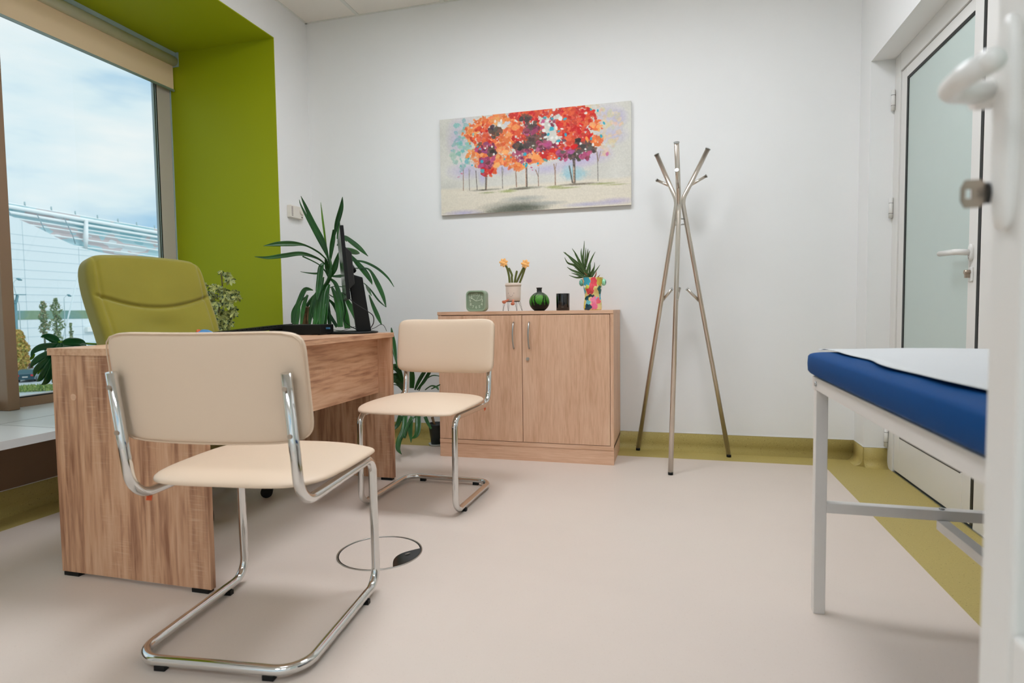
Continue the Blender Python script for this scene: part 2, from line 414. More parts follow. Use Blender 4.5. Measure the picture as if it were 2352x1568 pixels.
for k in range(6):
    yy = 3.05-.6*k
    if yy > YF: box(bm, XL, XR, yy-.012, yy+.012, ZC-.0035, ZC+.002)
box(bm, XL, XR, D-.014, D, ZC-.003, ZC+.001); box(bm, XL, XL+.014, YF, D, ZC-.003, ZC+.001)
struct('trim_4', bm, M['tbar'])
# coved skirting
def coved(name, a, b, inward):
    """skirting between the floor points a and b; inward points into the room"""
    bm = B(); a = Vector((*a, 0)); b = Vector((*b, 0)); n = Vector((*inward, 0))
    prof = [(0, .103), (.004, .102), (.005, .04)]
    for k in range(1, 11):
        w = k/10*PI/2; prof.append((.005+.038*(1-math.cos(w)), .040-.0393*math.sin(w)))
    prof.append((.0435, .0003)); prof.append((0, .0003))
    A = [bm.verts.new(a+n*o_+Vector((0, 0, z))) for o_, z in prof]; Q = [bm.verts.new(b+n*o_+Vector((0, 0, z))) for o_, z in prof]
    for i in range(len(prof)-1):
        f = bm.faces.new((A[i], A[i+1], Q[i+1], Q[i]));  f.smooth = 1 <= i < 12
    bm.faces.new(A); bm.faces.new(Q[::-1])
    box(bm, min(a.x, b.x, (a+n*.0035).x, (b+n*.0035).x), max(a.x, b.x, (a+n*.0035).x, (b+n*.0035).x),
        min(a.y, b.y, (a+n*.0035).y, (b+n*.0035).y), max(a.y, b.y, (a+n*.0035).y, (b+n*.0035).y), .1035, .1065, 1)
    bmesh.ops.recalc_face_normals(bm, faces=bm.faces)
    return struct(name, bm, [M['band'], M['white']])
coved('baseboard_back', (XL, D), (XR, D), (0, -1))
coved('baseboard_left', (XW, .30), (XW, 3.30), (1, 0))
coved('baseboard_pier', (XL, 3.30), (XL, D), (1, 0))
coved('baseboard_right', (XR, 3.475), (XR, D), (-1, 0))
coved('baseboard_jamb', (XR, 3.475), (1.094, 3.475), (0, -1))
coved('baseboard_right_near', (XR, YF), (XR, 1.60), (-1, 0))

# ------------------------------------------------------------------ window
w = bpy.data.objects.new('window_1', None); COL.objects.link(w); w.location = (-3.2, 2.7, .385); w['kind'] = 'structure'
bm = B()
box(bm, -3.30, -3.205, 2.20, 3.294, .385, .432)           # bottom rail
box(bm, -3.30, -3.205, .31, 2.15, .385, .432)
box(bm, -3.30, -3.205, .31, 3.294, 2.50, 2.564)
box(bm, -3.30, -3.205, .31, .37, .385, 2.564)
ob('window_frame', bm, M['frame'], w, bevel=.002)
bm = B(); box(bm, -3.32, -3.136, 2.150, 2.205, .385, 2.564); ob('mullion', bm, M['frame'], w, bevel=.003)
bm = B(); box(bm, -3.2222, -3.203, 3.185, 3.2875, .432, 2.50); ob('window_post', bm, M['fgrey'], w, bevel=.002)
bm = B(); box(bm, -3.205, -3.198, 3.2875, 3.2938, .387, 2.55); ob('guide_rail', bm, M['steelb'], w)
bm = B()
for a in ((3.164, 3.171), (3.177, 3.185), (2.205, 2.209)): box(bm, -3.2185, -3.2052, a[0], a[1], .432, 2.50)
box(bm, -3.2185, -3.2052, 2.209, 3.164, .432, .438)
ob('gasket', bm, M['black'], w)
bm = B(); box(bm, -3.2185, -3.206, 3.156, 3.164, .44, 2.5); box(bm, -3.2185, -3.206, 3.171, 3.177, .44, 2.5); ob('glazing_bead', bm, M['steelb'], w)
for (a, b_) in ((2.205, 3.18), (.37, 2.15)):
    bm = B(); quad(bm, [(-3.217, a, .435), (-3.217, b_, .435), (-3.217, b_, 2.51), (-3.217, a, 2.51)]); ob('window_pane', bm, M['glass'], w)
# roller blind
t = thing('roller_blind', 'beige roller blind rolled up at the top of the window', 'blind', (-3.16, 1.8, 2.30))
bm = B(); box(bm, -3.172, -3.168, .33, 3.286, 2.325, 2.52); ob('fabric', bm, M['blind'], t, label='beige drop of fabric')
bm = B(); tube(bm, [(-3.155, .33, 2.505), (-3.155, 3.286, 2.505)], .030, 20); ob('fabric_roll', bm, M['blindw'], t, label='pale roll of fabric')
bm = B(); tube(bm, [(-3.17, .33, 2.320), (-3.17, 3.288, 2.320)], .008, 12); ob('bottom_bar', bm, M['steelb'], t)
bm = B(); box(bm, -3.20, -3.148, .32, 3.290, 2.536, 2.5638); ob('head_rail', bm, M['steelb'], t)
bm = B(); box(bm, -3.19, -3.125, 3.288, 3.2935, 2.47, 2.562); ob('end_bracket', bm, M['steelb'], t)

# ------------------------------------------------------------------ far door
dx = 1.100
d = bpy.data.objects.new('door_1', None); COL.objects.link(d); d.location = (dx, 2.9, 0); d['kind'] = 'structure'
bm = B()
box(bm, dx-.006, dx+.07, 3.400, 3.475, 0, 2.093); box(bm, dx-.0002, dx+.07, 2.47, 2.572, 0, 2.093); box(bm, dx-.006, dx+.07, 1.60, 1.70, 0, 2.093); box(bm, dx+.002, dx+.05, 1.70, 2.47, .012, 2.005); box(bm, dx-.006, dx+.07, 1.70, 2.47, 2.005, 2.093); box(bm, dx-.006, dx+.07, 2.572, 3.400, 2.005, 2.093)
ob('door_frame', bm, M['white'], d, bevel=.002)
bm = B()                        # stiles and rails of the leaf
box(bm, dx, dx+.05, 3.325, 3.397, .010, 2.0); box(bm, dx, dx+.05, 2.596, 2.665, .010, 2.0)
box(bm, dx, dx+.05, 2.665, 3.325, 1.950, 2.0); box(bm, dx, dx+.05, 2.665, 3.325, .010, .190); box(bm, dx, dx+.05, 2.665, 3.325, .500, .580)
ob('door_leaf', bm, M['white'], d, bevel=.003)
bm = B(); box(bm, dx+.01, dx+.04, 2.660, 3.330, .200, .490); ob('door_panel', bm, M['white'], d)
bm = B(); box(bm, dx+.003, dx+.015, 2.660, 3.318, .586, 1.944); ob('door_glass', bm, M['frost'], d)
bm = B()
box(bm, dx-.0006, dx+.03, 3.306, 3.325, .58, 1.95); box(bm, dx-.0006, dx+.03, 2.666, 3.306, 1.936, 1.95)
box(bm, dx-.0006, dx+.03, 2.680, 3.325, .186, .203); box(bm, dx-.0006, dx+.03, 3.306, 3.325, .203, .27); box(bm, dx-.0006, dx+.04, 2.574, 2.594, .012, 2.0)
ob('gasket', bm, M['black'], d)
bm = B()
for zc in (1.88, 1.345, .17):
    tube(bm, [(dx-.014, 3.468, zc-.045), (dx-.014, 3.468, zc+.045)], .0095, 12)
for zc, nm in ((1.90, 0), (1.345, 0), (.17, 0)): pass
bm.free()
for zc in (1.885, 1.345, .165):
    bm = B(); tube(bm, [(dx-.016, 3.462, zc-.05), (dx-.016, 3.462, zc+.05)], .0095, 12)
    for q in (-.027, .025): tube(bm, [(dx-.016, 3.462, zc+q-.0008), (dx-.016, 3.462, zc+q+.0008)], .0099, 12, mi=1)
    ob('hinge', bm, [M['whitep'], M['black']], d)
# handle: rosette, lever, lock
hy, hz = 2.634, 1.046
bm = B(); prof = []
pillow(bm, .030, .066, .016, n=2.4, q=3, N=14, fn=lambda p, u, v, s: Vector((dx-.004-p.z, hy+p.x, hz+p.y)))
hd = ob('door_handle', bm, M['whitep'], d)
bm = B(); tube(bm, fillet([(dx-.010, hy, hz), (dx-.050, hy, hz+.004), (dx-.056, hy+.135, hz+.008)], .018), [.0115]*9+[.0105], 14)
ellipsoid(bm, (dx-.056, hy+.135, hz+.008), .0105, .007, .0105); ob('lever', bm, M['whitep'], hd)
bm = B(); tube(bm, [(dx-.013, hy, hz-.022), (dx-.0125, hy, hz-.022)], .003, 8); ob('screw', bm, M['satin'], hd)
bm = B(); box(bm, dx-.006, dx, hy-.016, hy+.014, hz-.110, hz-.056); es = ob('lock_plate', bm, M['whitep'], d, bevel=.002)
bm = B(); tube(bm, [(dx-.024, hy, hz-.074), (dx-.006, hy, hz-.074)], .0085, 16); box(bm, dx-.022, dx-.006, hy-.005, hy+.005, hz-.096, hz-.076)
ob('lock_cylinder', bm, M['keym'], es)
bm = B(); box(bm, dx-.004, dx+.10, 1.60, 3.475, -.001, .004); struct('trim_5', bm, M['satin'])   # threshold

# ------------------------------------------------------------------ near door, standing open at the right edge
nx = .270; ye = .615
d2 = bpy.data.objects.new('door_2', None); COL.objects.link(d2); d2.location = (nx, ye, 0); d2['kind'] = 'structure'
bm = B()
yh = -.20
box(bm, nx, nx+.058, ye-.052, ye, .008, 2.08); box(bm, nx, nx+.058, yh, yh+.07, .008, 2.08)
box(bm, nx, nx+.058, yh+.07, ye-.052, 2.01, 2.08); box(bm, nx, nx+.058, yh+.07, ye-.052, .008, .20); box(bm, nx, nx+.058, yh+.07, ye-.052, .50, .58)
ob('door_leaf', bm, M['white'], d2, bevel=.004)
bm = B(); box(bm, nx+.012, nx+.046, yh+.065, ye-.047, .19, .51); ob('door_panel', bm, M['white'], d2)
bm = B(); box(bm, nx+.016, nx+.028, yh+.065, ye-.047, .57, 2.02); ob('door_glass', bm, M['frost'], d2)
bm = B(); box(bm, nx-.0035, nx, ye-.012-.0, ye-.010, .9, 1.12)
bm.free()
hy2, hz2 = ye-.022, 1.028
bm = B(); pillow(bm, .030, .175, .012, n=3.2, q=4, N=16, fn=lambda p, u, v, s: Vector((nx-.003-p.z, hy2-.006+p.x, hz2-.030+p.y)))
hd2 = ob('door_handle', bm, M['whitep'], d2)
xl_ = nx-.046; n0 = P(2288, 215, 0, nx-.004); n1 = P(2178, 212, 0, xl_); n2 = P(2278, 112, 0, xl_+.006)
bm = B(); tube(bm, [n0, n0+Vector((-.016, 0, 0))], .0120, 18)
tube(bm, fillet([n0, Vector((xl_, n1.y, n0.z)), Vector((xl_, n1.y-.03, n0.z+.002)), Vector((xl_+.006, n2.y, n0.z+.003))], [.02, .012, .02, .02], 8), .0094, 18)
ellipsoid(bm, (xl_+.006, n2.y, n0.z+.003), .0094, .0094, .0094); ob('lever', bm, M['whitep'], hd2)
bm = B(); tube(bm, [(nx-.0015, ye-.012, hz2-.083), (nx-.010, ye-.012, hz2-.083)], .009, 18)
ob('lock_cylinder', bm, M['black'], d2)
k = thing('key', 'metal key standing in the lock of the open white door', 'key', (nx-.012, ye-.012, hz2-.083))
bm = B(); kx, kz = nx-.003, hz2-.083
obox(bm, (kx-.006, ye-.012, kz), (.008, 0, 0), (0, .0012, 0), (0, 0, .004))
# bow with a square hole, built as a frame
ky = ye-.012
pts_o = [(-.014, .011), (-.012, .0125), (-.028, .0135), (-.034, .009), (-.036, 0), (-.034, -.009), (-.028, -.0135), (-.012, -.0125), (-.014, -.011)]
KS = .76
pts_o = [(-.011, .009), (-.016, .0125), (-.030, .0125), (-.034, .006), (-.034, -.006), (-.030, -.0125), (-.016, -.0125), (-.011, -.009)]
pts_o = [(a*KS+.001, b_*.95) for a, b_ in pts_o]
hole = [(-.0235, .004), (-.0235, .004), (-.030, .004), (-.030, .004), (-.030, -.004), (-.030, -.004), (-.0235, -.004), (-.0235, -.004)]
hole = [(a*KS+.001, b_) for a, b_ in hole]
for s_ in (-.0012, .0012):
    vo = [bm.verts.new((kx+a, ky+s_, kz+b_)) for a, b_ in pts_o]; vi = [bm.verts.new((kx+a, ky+s_, kz+b_)) for a, b_ in hole]
    for i in range(8):
        j = (i+1) % 8; bm.faces.new((vo[i], vo[j], vi[j], vi[i]))
bmesh.ops.remove_doubles(bm, verts=bm.verts, dist=1e-5); bmesh.ops.recalc_face_normals(bm, faces=bm.faces)
ob('key_body', bm, M['keym'], k, solid=0)

# ------------------------------------------------------------------ desk
x0, x1, y0, y1 = -1.932, -1.346, 1.460, 2.712
t = thing('desk', 'oak-effect office desk with panel ends under the monitor', 'desk', ((x0+x1)/2, (y0+y1)/2, 0))
bm = B(); box(bm, x0-.012, x1+.006, y0-.004, y1+.004, .722, .745); ob('desktop', bm, M['desk'][1], t, bevel=.001)
for ya, yb in ((y0, y0+.020), (y1-.022, y1)):
    bm = B(); box(bm, x0, x1, ya, yb, .012, .722); pn = ob('side_panel', bm, M['desk'][2], t, bevel=.001)
    for xa in (x0+.01, x1-.07):
        bm = B(); box(bm, xa, xa+.06, ya-.002, yb+.002, 0, .012); ob('foot', bm, M['plastic'], pn)
    if ya == y0:
        bm = B(); tube(bm, [(-1.846, y0-.002, .589), (-1.846, y0+.001, .589)], .011, 24); ob('cover_cap', bm, M['cab'][0], pn)
bm = B(); box(bm, -1.438, -1.420, y0+.020, y1-.022, .444, .722); ob('modesty_panel', bm, M['desk'][1], t)

# ------------------------------------------------------------------ cantilever chairs
Wd, YR, YB, YT, ZS, YSR, ZSR, YTP, ZTP = .2184, -.2487, .2089, .2020, .412, -.2236, .4056, -.2685, .7171
def make_chair():
    t = thing('cantilever_chair', '', 'chair', (0, 0, 0)); z0 = .0225; r = .0125
    path = [(-Wd, YTP, ZTP), (-Wd, YSR, ZSR), (-Wd, YT, ZS), (-Wd, YB, z0), (-Wd, YR, z0),
            (Wd, YR, z0), (Wd, YB, z0), (Wd, YT, ZS), (Wd, YSR, ZSR), (Wd, YTP, ZTP)]
    bm = B(); tube(bm, fillet(path, [0, .075, .045, .055, .07, .07, .055, .045, .075, 0], 9), r, 18)
    fr = ob('tube_frame', bm, M['chrome'], t, world=False, label='chrome tube frame')
    for s in (-1, 1):
        u = Vector((s*Wd, YTP, ZTP)); dn = (Vector((s*Wd, YSR, ZSR))-u).normalized()
        for q in (.035, .145):
            bm = B(); c = u+dn*q; tube(bm, [c+Vector((0, -.0115, 0)), c+Vector((0, -.0165, 0))], .0055, 12); ob('screw', bm, M['keym'], fr, world=False)
    for px_, py_ in ((-.14, YR), (.14, YR), (-Wd, .12), (Wd, .12)):
        bm = B(); box(bm, px_-.014, px_+.014, py_-.008, py_+.008, 0, .013); ob('glide', bm, M['plastic'], fr, world=False)
    # seat cushion
    bm = B()
    def fs(p, u, v, s):
        y = p.y; x = p.x*(1-.05*max(0, -v)); z = p.z
        if s < 0: z *= .35
        z += .012*math.cos(u*PI/2)*max(0, math.cos(v*PI/2))*(1 if s > 0 else .2) - .012*max(0, v)**3
        return Vector((x, y+.024, z+.438))
    pillow(bm, .488, .470, .052, n=4.6, q=2.6, N=30, fn=fs); ob('seat', bm, M['cream'], t, world=False, label='cream padded seat')
    bm = B()
    bm2 = []
    ax = Vector((0, YTP-YSR, ZTP-ZSR)).normalized()            # up along the back tubes
    nn = Vector((0, ax.z, -ax.y))                              # forward
    def fb(p, u, v, s):
        th = p.z*(1.0 if s > 0 else .55)
        o = Vector((0, YTP, ZTP)) + nn*(.034) + ax*(-.041)
        curve = -.028*(1-(p.x/.25)**2)
        return o + Vector((1, 0, 0))*p.x + ax*p.y + nn*(th+curve+.004)
    pillow(bm, .500, .262, .046, n=9.0, q=3.4, N=30, fn=fb); br = ob('backrest', bm, M['cream'], t, world=False, label='cream padded backrest')
    bm = B(); pp = []
    for i in range(72):
        a = 2*PI*i/72; cx, sx = math.cos(a), math.sin(a); mm = (abs(cx)**9+abs(sx)**9)**(1/9)
        x, y = .2485*cx/mm, .1295*sx/mm
        pp.append(Vector((0, YTP, ZTP))+nn*(.034)+ax*(-.041)+Vector((x, 0, 0))+ax*y+nn*(-.028*(1-(x/.25)**2)-.006))
    tube(bm, pp, .0017, 8, closed=True); ob('piping', bm, M['piping'], br, world=False)
    bm = B(); obox(bm, (-Wd-.002, YSR+.055, ZSR-.012), (.0012, 0, 0), (0, .008, -.003), (0, .003, .010)); ob('fabric_tag', bm, M['tag'], t, world=False, label='small orange tag')
    return t
c1 = make_chair(); c1.location = (-1.0659, 1.3748, 0); c1.rotation_euler.z = .1061
c1['label'] = 'cream chrome cantilever chair in the foreground, seen from behind'; c1['group'] = 'cantilever visitor chairs'
c2 = copy_tree(c1); c2.location = (-1.066, 2.4679, 0); c2.rotation_euler.z = 3.1155
c2['label'] = 'cream chrome cantilever chair in front of the low cabinet, facing the camera'

# ------------------------------------------------------------------ green office chair
t = thing('office_chair', 'olive green high-backed swivel chair behind the desk', 'office chair', (-2.06, 2.16, 0))
oc = Vector((-2.06, 2.16, 0)); fa = math.radians(-15)
f_ = Vector((math.cos(fa), math.sin(fa), 0)); l_ = Vector((-f_.y, f_.x, 0)); up = Vector((0, 0, 1))
ln = math.radians(13); bu = (up*math.cos(ln) - f_*math.sin(ln)); bn = f_*math.cos(ln)+up*math.sin(ln)
bc = oc - f_*.225 + up*.775 - l_*.025
bm = B()
def fo(p, u, v, s):
    u0, v0 = u, v; u, v = p.x/.26, p.y/.35
    w_ = 1.0 + .05*v - .06*v*v + (0.0)
    top = -.022*(abs(p.x)/.26)**2*max(0, v)
    if s > 0:
        g = v - (.40 + .20*(u*u) - .14)           # seam below the head cushion
        k_g = max(0, min(1, (g+.02)*3.2)); dep = -.015*math.exp(-(g/.027)**2) + .004 + .012*k_g*k_g*(3-2*k_g)
        dep *= (1-abs(u)**14); dep -= .016*math.exp(-((v-.02)/.12)**2-(u/.35)**2)
        crv = .035*abs(u)**2.5
        side = -.006*math.exp(-((abs(u)-.86)/.03)**2)
        z = p.z + dep*min(1, max(0, (1-max(abs(u0), abs(v0)))*14)) + crv + side
    else:
        z = p.z*.8 + .035*abs(u)**2.5
    lum = .03*math.cos(v*PI*.9+.9)
    return bc + l_*(p.x*w_) + bu*(p.y+top) + bn*(z+lum)
pillow(bm, .52, .70, .15, n=10, q=5.0, N=220, fn=fo); ob('backrest', bm, M['ochair'], t)
bm = B(); sc_ = oc + up*.47 + f_*.02
pillow(bm, .50, .48, .10, n=4.5, q=3, N=24, fn=lambda p, u, v, s: sc_ + l_*p.x + f_*p.y + up*(p.z)); ob('seat', bm, M['ochair'], t)
bm = B(); tube(bm, [oc+up*.10, oc+up*.43], .025, 20); tube(bm, [oc+up*.10, oc+up*.26], .035, 20); ob('gas_column', bm, M['plastic'], t)
bm = B(); obox(bm, oc+up*.425-f_*.02, f_*.11, l_*.09, up*.015); tube(bm, [oc+up*.42-f_*.08, oc-f_*.27+up*.50, oc-f_*.30+up*.62], .018, 12); ob('tilt_mechanism', bm, M['plastic'], t)
bm = B()
for i in range(5):
    a = math.radians(33+72*i); dd = Vector((math.cos(a), math.sin(a), 0)); tube(bm, [oc+up*.095, oc+dd*.30+up*.07], [.026, .016], 12)
bs = ob('star_base', bm, M['plastic'], t)
for i in range(5):
    a = math.radians(33+72*i); dd = Vector((math.cos(a), math.sin(a), 0)); q = oc+dd*.30; n_ = Vector((-dd.y, dd.x, 0))
    bm = B(); tube(bm, [q+up*.026-n_*.024, q+up*.026-n_*.006], .026, 18); tube(bm, [q+up*.026+n_*.006, q+up*.026+n_*.024], .026, 18); tube(bm, [q+up*.026-n_*.01, q+up*.026+n_*.01], .012, 12); tube(bm, [q+up*.045, q+up*.07], .012, 10)
    ob('castor', bm, M['plastic'], t)

# ------------------------------------------------------------------ things on the desk
DT = .745
mc = P(786, 612, 1, 2.62); mdir = Vector((mc.x, mc.y, 0)).normalized()
ang = math.radians(1.6); mu_ = Vector((mdir.x*math.cos(ang)-mdir.y*math.sin(ang), mdir.x*math.sin(ang)+mdir.y*math.cos(ang), 0))  # away from camera
mb = Vector((-1.515, 2.620, DT))
t = thing('monitor', 'black computer monitor seen edge-on at the end of the desk', 'monitor', mb)
rt = Vector((-mu_.y, mu_.x, 0)); rt = rt if rt.dot(CR) > 0 else -rt     # to the right in the photo = back of the screen
tl = math.radians(4.0); mup = (up*math.cos(tl) - rt*math.sin(tl)); mn = rt*math.cos(tl)+up*math.sin(tl)
scn = mc + rt*.006
bm = B(); obox(bm, scn, mu_*.270, mn*.008, mup*.165); ob('display_panel', bm, M['plastic'], t, bevel=.002)
bm = B(); obox(bm, scn-mn*.0085, mu_*.262, mn*.0006, mup*.157); ob('screen', bm, M['screen'], t, label='dark glossy screen')
bm = B(); cc = scn+mn*.022-mup*.02
v1 = [cc + mu_*a*.19+mup*b_*.10-mn*.014 for a, b_ in ((-1,-1), (1,-1), (1,1), (-1,1))]; v2 = [cc + mu_*a*.15+mup*b_*.075+mn*.016 for a, b_ in ((-1,-1), (1,-1), (1,1), (-1,1))]
va = [bm.verts.new(p) for p in v1]; vb = [bm.verts.new(p) for p in v2]
bm.faces.new(va[::-1]); bm.faces.new(vb)
for i in range(4): bm.faces.new((va[i], va[(i+1) % 4], vb[(i+1) % 4], vb[i]))
bmesh.ops.recalc_face_normals(bm, faces=bm.faces); ob('rear_housing', bm, M['plastic'], t, bevel=.004)
bm = B(); lathe(bm, [(0, 0), (.118, 0), (.124, .003), (.122, .008), (.10, .011), (0, .014)], mb, 48); ob('base', bm, M['plastic'], t, label='round black base')
bm = B(); lo = mb + rt*.052 + up*.012; hi = P(817, 634, 1, 2.62)
wv = mu_*.044; dv = rt*.022
va = [bm.verts.new(p) for p in (lo-wv-rt*.035, lo+wv-rt*.035, lo+wv+rt*.035, lo-wv+rt*.035)]; vb = [bm.verts.new(p) for p in (hi-wv-rt*.036+up*.012, hi+wv-rt*.036+up*.012, hi+wv+rt*.030-up*.008, hi-wv+rt*.030-up*.008)]
bm.faces.new(va[::-1]); bm.faces.new(vb)
for i in range(4): bm.faces.new((va[i], va[(i+1) % 4], vb[(i+1) % 4], vb[i]))
bmesh.ops.recalc_face_normals(bm, faces=bm.faces); ob('stand_column', bm, M['plastic'], t, bevel=.003)
bm = B(); tube(bm, [scn+mn*.035, P(812, 622, 1, 2.62)], .014, 14); hp = P(803, 620, 1, 2.62); tube(bm, [hp-mu_*.03, hp+mu_*.03], .017, 16); ob('hinge', bm, M['plastic'], t)
mon_t = t
def cable(name, pts, label, r=.0022, mat='plastic', par=None):
    bm = B(); c = catmull([tuple(p) for p in pts], 8); tube(bm, c, r, 8)
    if par: return ob(name, bm, M[mat], par, label=label)
    return tag(ob(name, bm, M[mat], None), label, 'cable')
cable('power_cable', [P(790, 688, 1, 2.60), P(793, 715, 1, 2.60), P(791, 735, 1, 2.60), P(803, 748, 1, 2.59), P(822, 757, 1, 2.58)], 'black cable hanging from the screen', par=mon_t)
cable('video_cable', [P(788, 672, 1, 2.50), P(812, 694, 1, 2.49), P(838, 711, 1, 2.49), P(856, 724, 1, 2.50), P(858, 740, 1, 2.52), P(852, 752, 1, 2.55)], 'black cable looped round the stand', par=mon_t)
cable('network_cable', [P(736, 760, 1, 2.62), P(760, 757, 1, 2.64), P(785, 759, 1, 2.66), P(808, 752, 1, 2.70), P(822, 750, 1, 2.70), P(845, 756, 1, 2.69), P(860, 753, 1, 2.69), P(874, 745, 1, 2.69), P(882, 748, 1, 2.70), P(888, 760, 1, 2.725)], 'thin dark cable running over the far end of the desk', .0013)
# mini pc
bx = [P(648, 768, 2, DT+.001)]
pb = Vector((-1.75, 2.47, DT)); t = thing('computer', 'slim black computer box lying on the desk', 'computer', pb)
pa = P(648, 762, 1, 2.42); pc_ = P(737, 764, 1, 2.42)
bm = B(); box(bm, pa.x, pc_.x, 2.42, 2.53, DT+.003, DT+.048); ob('case', bm, M['plastic'], t, bevel=.004)
for a in (-.085, -.005):
    for s_ in (pa.x+.02, pc_.x-.02):
        bm = B(); tube(bm, [(s_, 2.52+a, DT), (s_, 2.52+a, DT+.004)], .006, 10); ob('foot', bm, M['black'], t)
t.location.z = DT
q = P(748, 751, 1, 2.46); bm = B(); box(bm, pc_.x+.001, q.x+.02, 2.460, 2.468, DT+.026, DT+.034); tag(ob('usb_stick', bm, M['bluep'], None, bevel=.001), 'small blue plug in the side of the computer', 'usb stick')
# keyboard, propped on its rear edge
ka = P(560, 763, 1, 2.30); kb = P(636, 752, 1, 2.52)
t = thing('keyboard', 'black keyboard lying on the desk beside the computer', 'keyboard', (-1.868, 2.34, DT))
kc = Vector((-1.868, 2.345, DT+.0255)); ku = Vector((0, .997, .045)).normalized(); kv = Vector((-1, 0, 0)); kw_ = (kv*math.cos(.06)+up*(-math.sin(.06)))
kn = ku.cross(kw_); kn = kn if kn.z > 0 else -kn
bm = B(); obox(bm, kc, ku*.21, kw_*.072, kn*.006); ob('case', bm, M['plastic'], t, bevel=.002)
for s_ in (-.19, .19):
    bm = B(); q = kc+ku*s_; box(bm, q.x-.05, q.x+.06, q.y-.012, q.y+.012, DT, q.z-.003); ob('foot', bm, M['plastic'], t)
bm = B()
for i in range(15):
    for j in range(5):
        obox(bm, kc + ku*(-.196+i*.028) + kw_*(-.055+j*.0275) + kn*.009, ku*.0115, kw_*.0115, kn*.003)
ob('keycaps', bm, M['plastic'], t, kind='stuff')
# mouse-like blue object
q = P(492, 762, 1, 2.35)
t = thing('computer_mouse', 'blue and black computer mouse with an orange wheel, on the desk', 'mouse', (-1.88, 2.02, DT))
mm = Vector((-1.88, 2.02, DT)); mq = P(487, 766, 1, 1.95)
mpos = P(490, 770, 2, DT+.012)
t.location = (-1.885, 2.062, DT)
mm = t.location.copy()
bm = B(); ellipsoid(bm, mm+up*.004, .032, .055, .036); bmesh.ops.bisect_plane(bm, geom=bm.verts[:]+bm.edges[:]+bm.faces[:], plane_co=mm+up*.0005, plane_no=(0, 0, -1), clear_outer=True)
ob('shell', bm, M['bluep'], t)
bm = B(); tube(bm, [mm+Vector((.004, -.030, .032)), mm+Vector((-.004, -.030, .032))], .009, 14); ob('wheel', bm, M['orange'], t, label='orange wheel')

# ------------------------------------------------------------------ cabinet
x0, x1, y0, y1 = -1.308, -.298, 3.212, 3.606
t = thing('cabinet', 'low two-door pale wood cabinet against the white wall', 'cabinet', ((x0+x1)/2, (y0+y1)/2, 0))
bm = B(); box(bm, x0, x1, y0, D-.002, .824, .843); ob('top_panel', bm, M['cab'][0], t, bevel=.001)
bm = B(); box(bm, x0+.004, x0+.022, y0+.003, D-.012, .09, .824); box(bm, x1-.018, x1, y0+.003, D-.012, .09, .824); box(bm, x0+.02, x1-.018, D-.03, D-.012, .09, .824); box(bm, x0+.02, x1-.018, y0+.03, D-.03, .092, .11)
ob('carcass', bm, M['cab'][2], t, bevel=.0008)
bm = B(); box(bm, x0+.002, x1, y0+.001, D-.012, .082, .104); ob('bottom_panel', bm, M['cab'][0], t, bevel=.001)
bm = B(); box(bm, x0+.002, x1, y0+.004, y0+.022, 0, .0815); box(bm, x0+.003, x0+.02, y0+.022, D-.04, 0, .0815); box(bm, x1-.018, x1-.001, y0+.022, D-.04, 0, .0815)
ob('plinth', bm, M['cab'][0], t)
xm = -.804
for a, b_, hx in ((x0+.004, xm-.0015, -.851), (xm+.0015, x1-.020, -.762)):
    bm = B(); box(bm, a, b_, y0+.000, y0+.018, .107, .820); dr = ob('door', bm, M['cab'][2], t, bevel=.0008)
    bm = B(); hs = []
    for i in range(17):
        w_ = i/16; hs.append((hx, y0-.003-.026*math.sin(PI*w_)**.7, .634+.147*w_))
    tube(bm, hs, .0042, 10); ob('handle', bm, M['satin'], dr, label='slim curved metal handle')
    if hx > -.8:
        bm = B(); tube(bm, [(-.772, y0-.006, .576), (-.772, y0+.001, .576)], .0095, 18); tube(bm, [(-.772, y0-.009, .576), (-.772, y0-.005, .576)], .006, 14); ob('lock', bm, M['satin'], dr)

CT = .8432
YC = 3.38
def cx(px, y=YC): return P(px, 712, 1, y).x
def cs(px, y=YC): return px*abs(P(1201, 712, 1, y).x - P(1200, 712, 1, y).x)     # metres for a number of pixels
def cz(py, y=YC): return CT + cs(712-py, y)
# ---- alarm clock
s = cs(47.5); cxk = (cx(1071)+cx(1119))/2
t = thing('clock', 'square sage green table clock with rounded corners on the cabinet', 'clock', (cxk, YC, CT))
def rrect(h, r, n=6):
    o = []
    for (sx, sy, a0) in ((1, 1, 0), (-1, 1, 90), (-1, -1, 180), (1, -1, 270)):
        for k in range(n+1):
            a = math.radians(a0+90*k/n); o.append((sx*(h-r)+r*math.cos(a), sy*(h-r)+r*math.sin(a)))
    return o
bm = B(); h = s/2; zc = CT+h
outer = rrect(h, h*.42); inner = rrect(h*.82, h*.30)
rings = []
for pr, yy in ((outer, YC+.035), (outer, YC-.012), (rrect(h*.96, h*.40), YC-.018), (rrect(h*.86, h*.33), YC-.018), (inner, YC-.006)):
    rings.append([bm.verts.new((cxk+a, yy, zc+b_)) for a, b_ in pr])
for A, Q in zip(rings, rings[1:]):
    for i in range(len(A)): bm.faces.new((A[i], A[(i+1) % len(A)], Q[(i+1) % len(A)], Q[i]))
bm.faces.new(rings[0]); bmesh.ops.recalc_face_normals(bm, faces=bm.faces); ob('case', bm, M['sage'], t)
bm = B(); vs = [bm.verts.new((cxk+a, YC-.0065, zc+b_)) for a, b_ in inner]; bm.faces.new(vs)
dl = ob('dial', bm, M['sagef'], t)
bm = B()
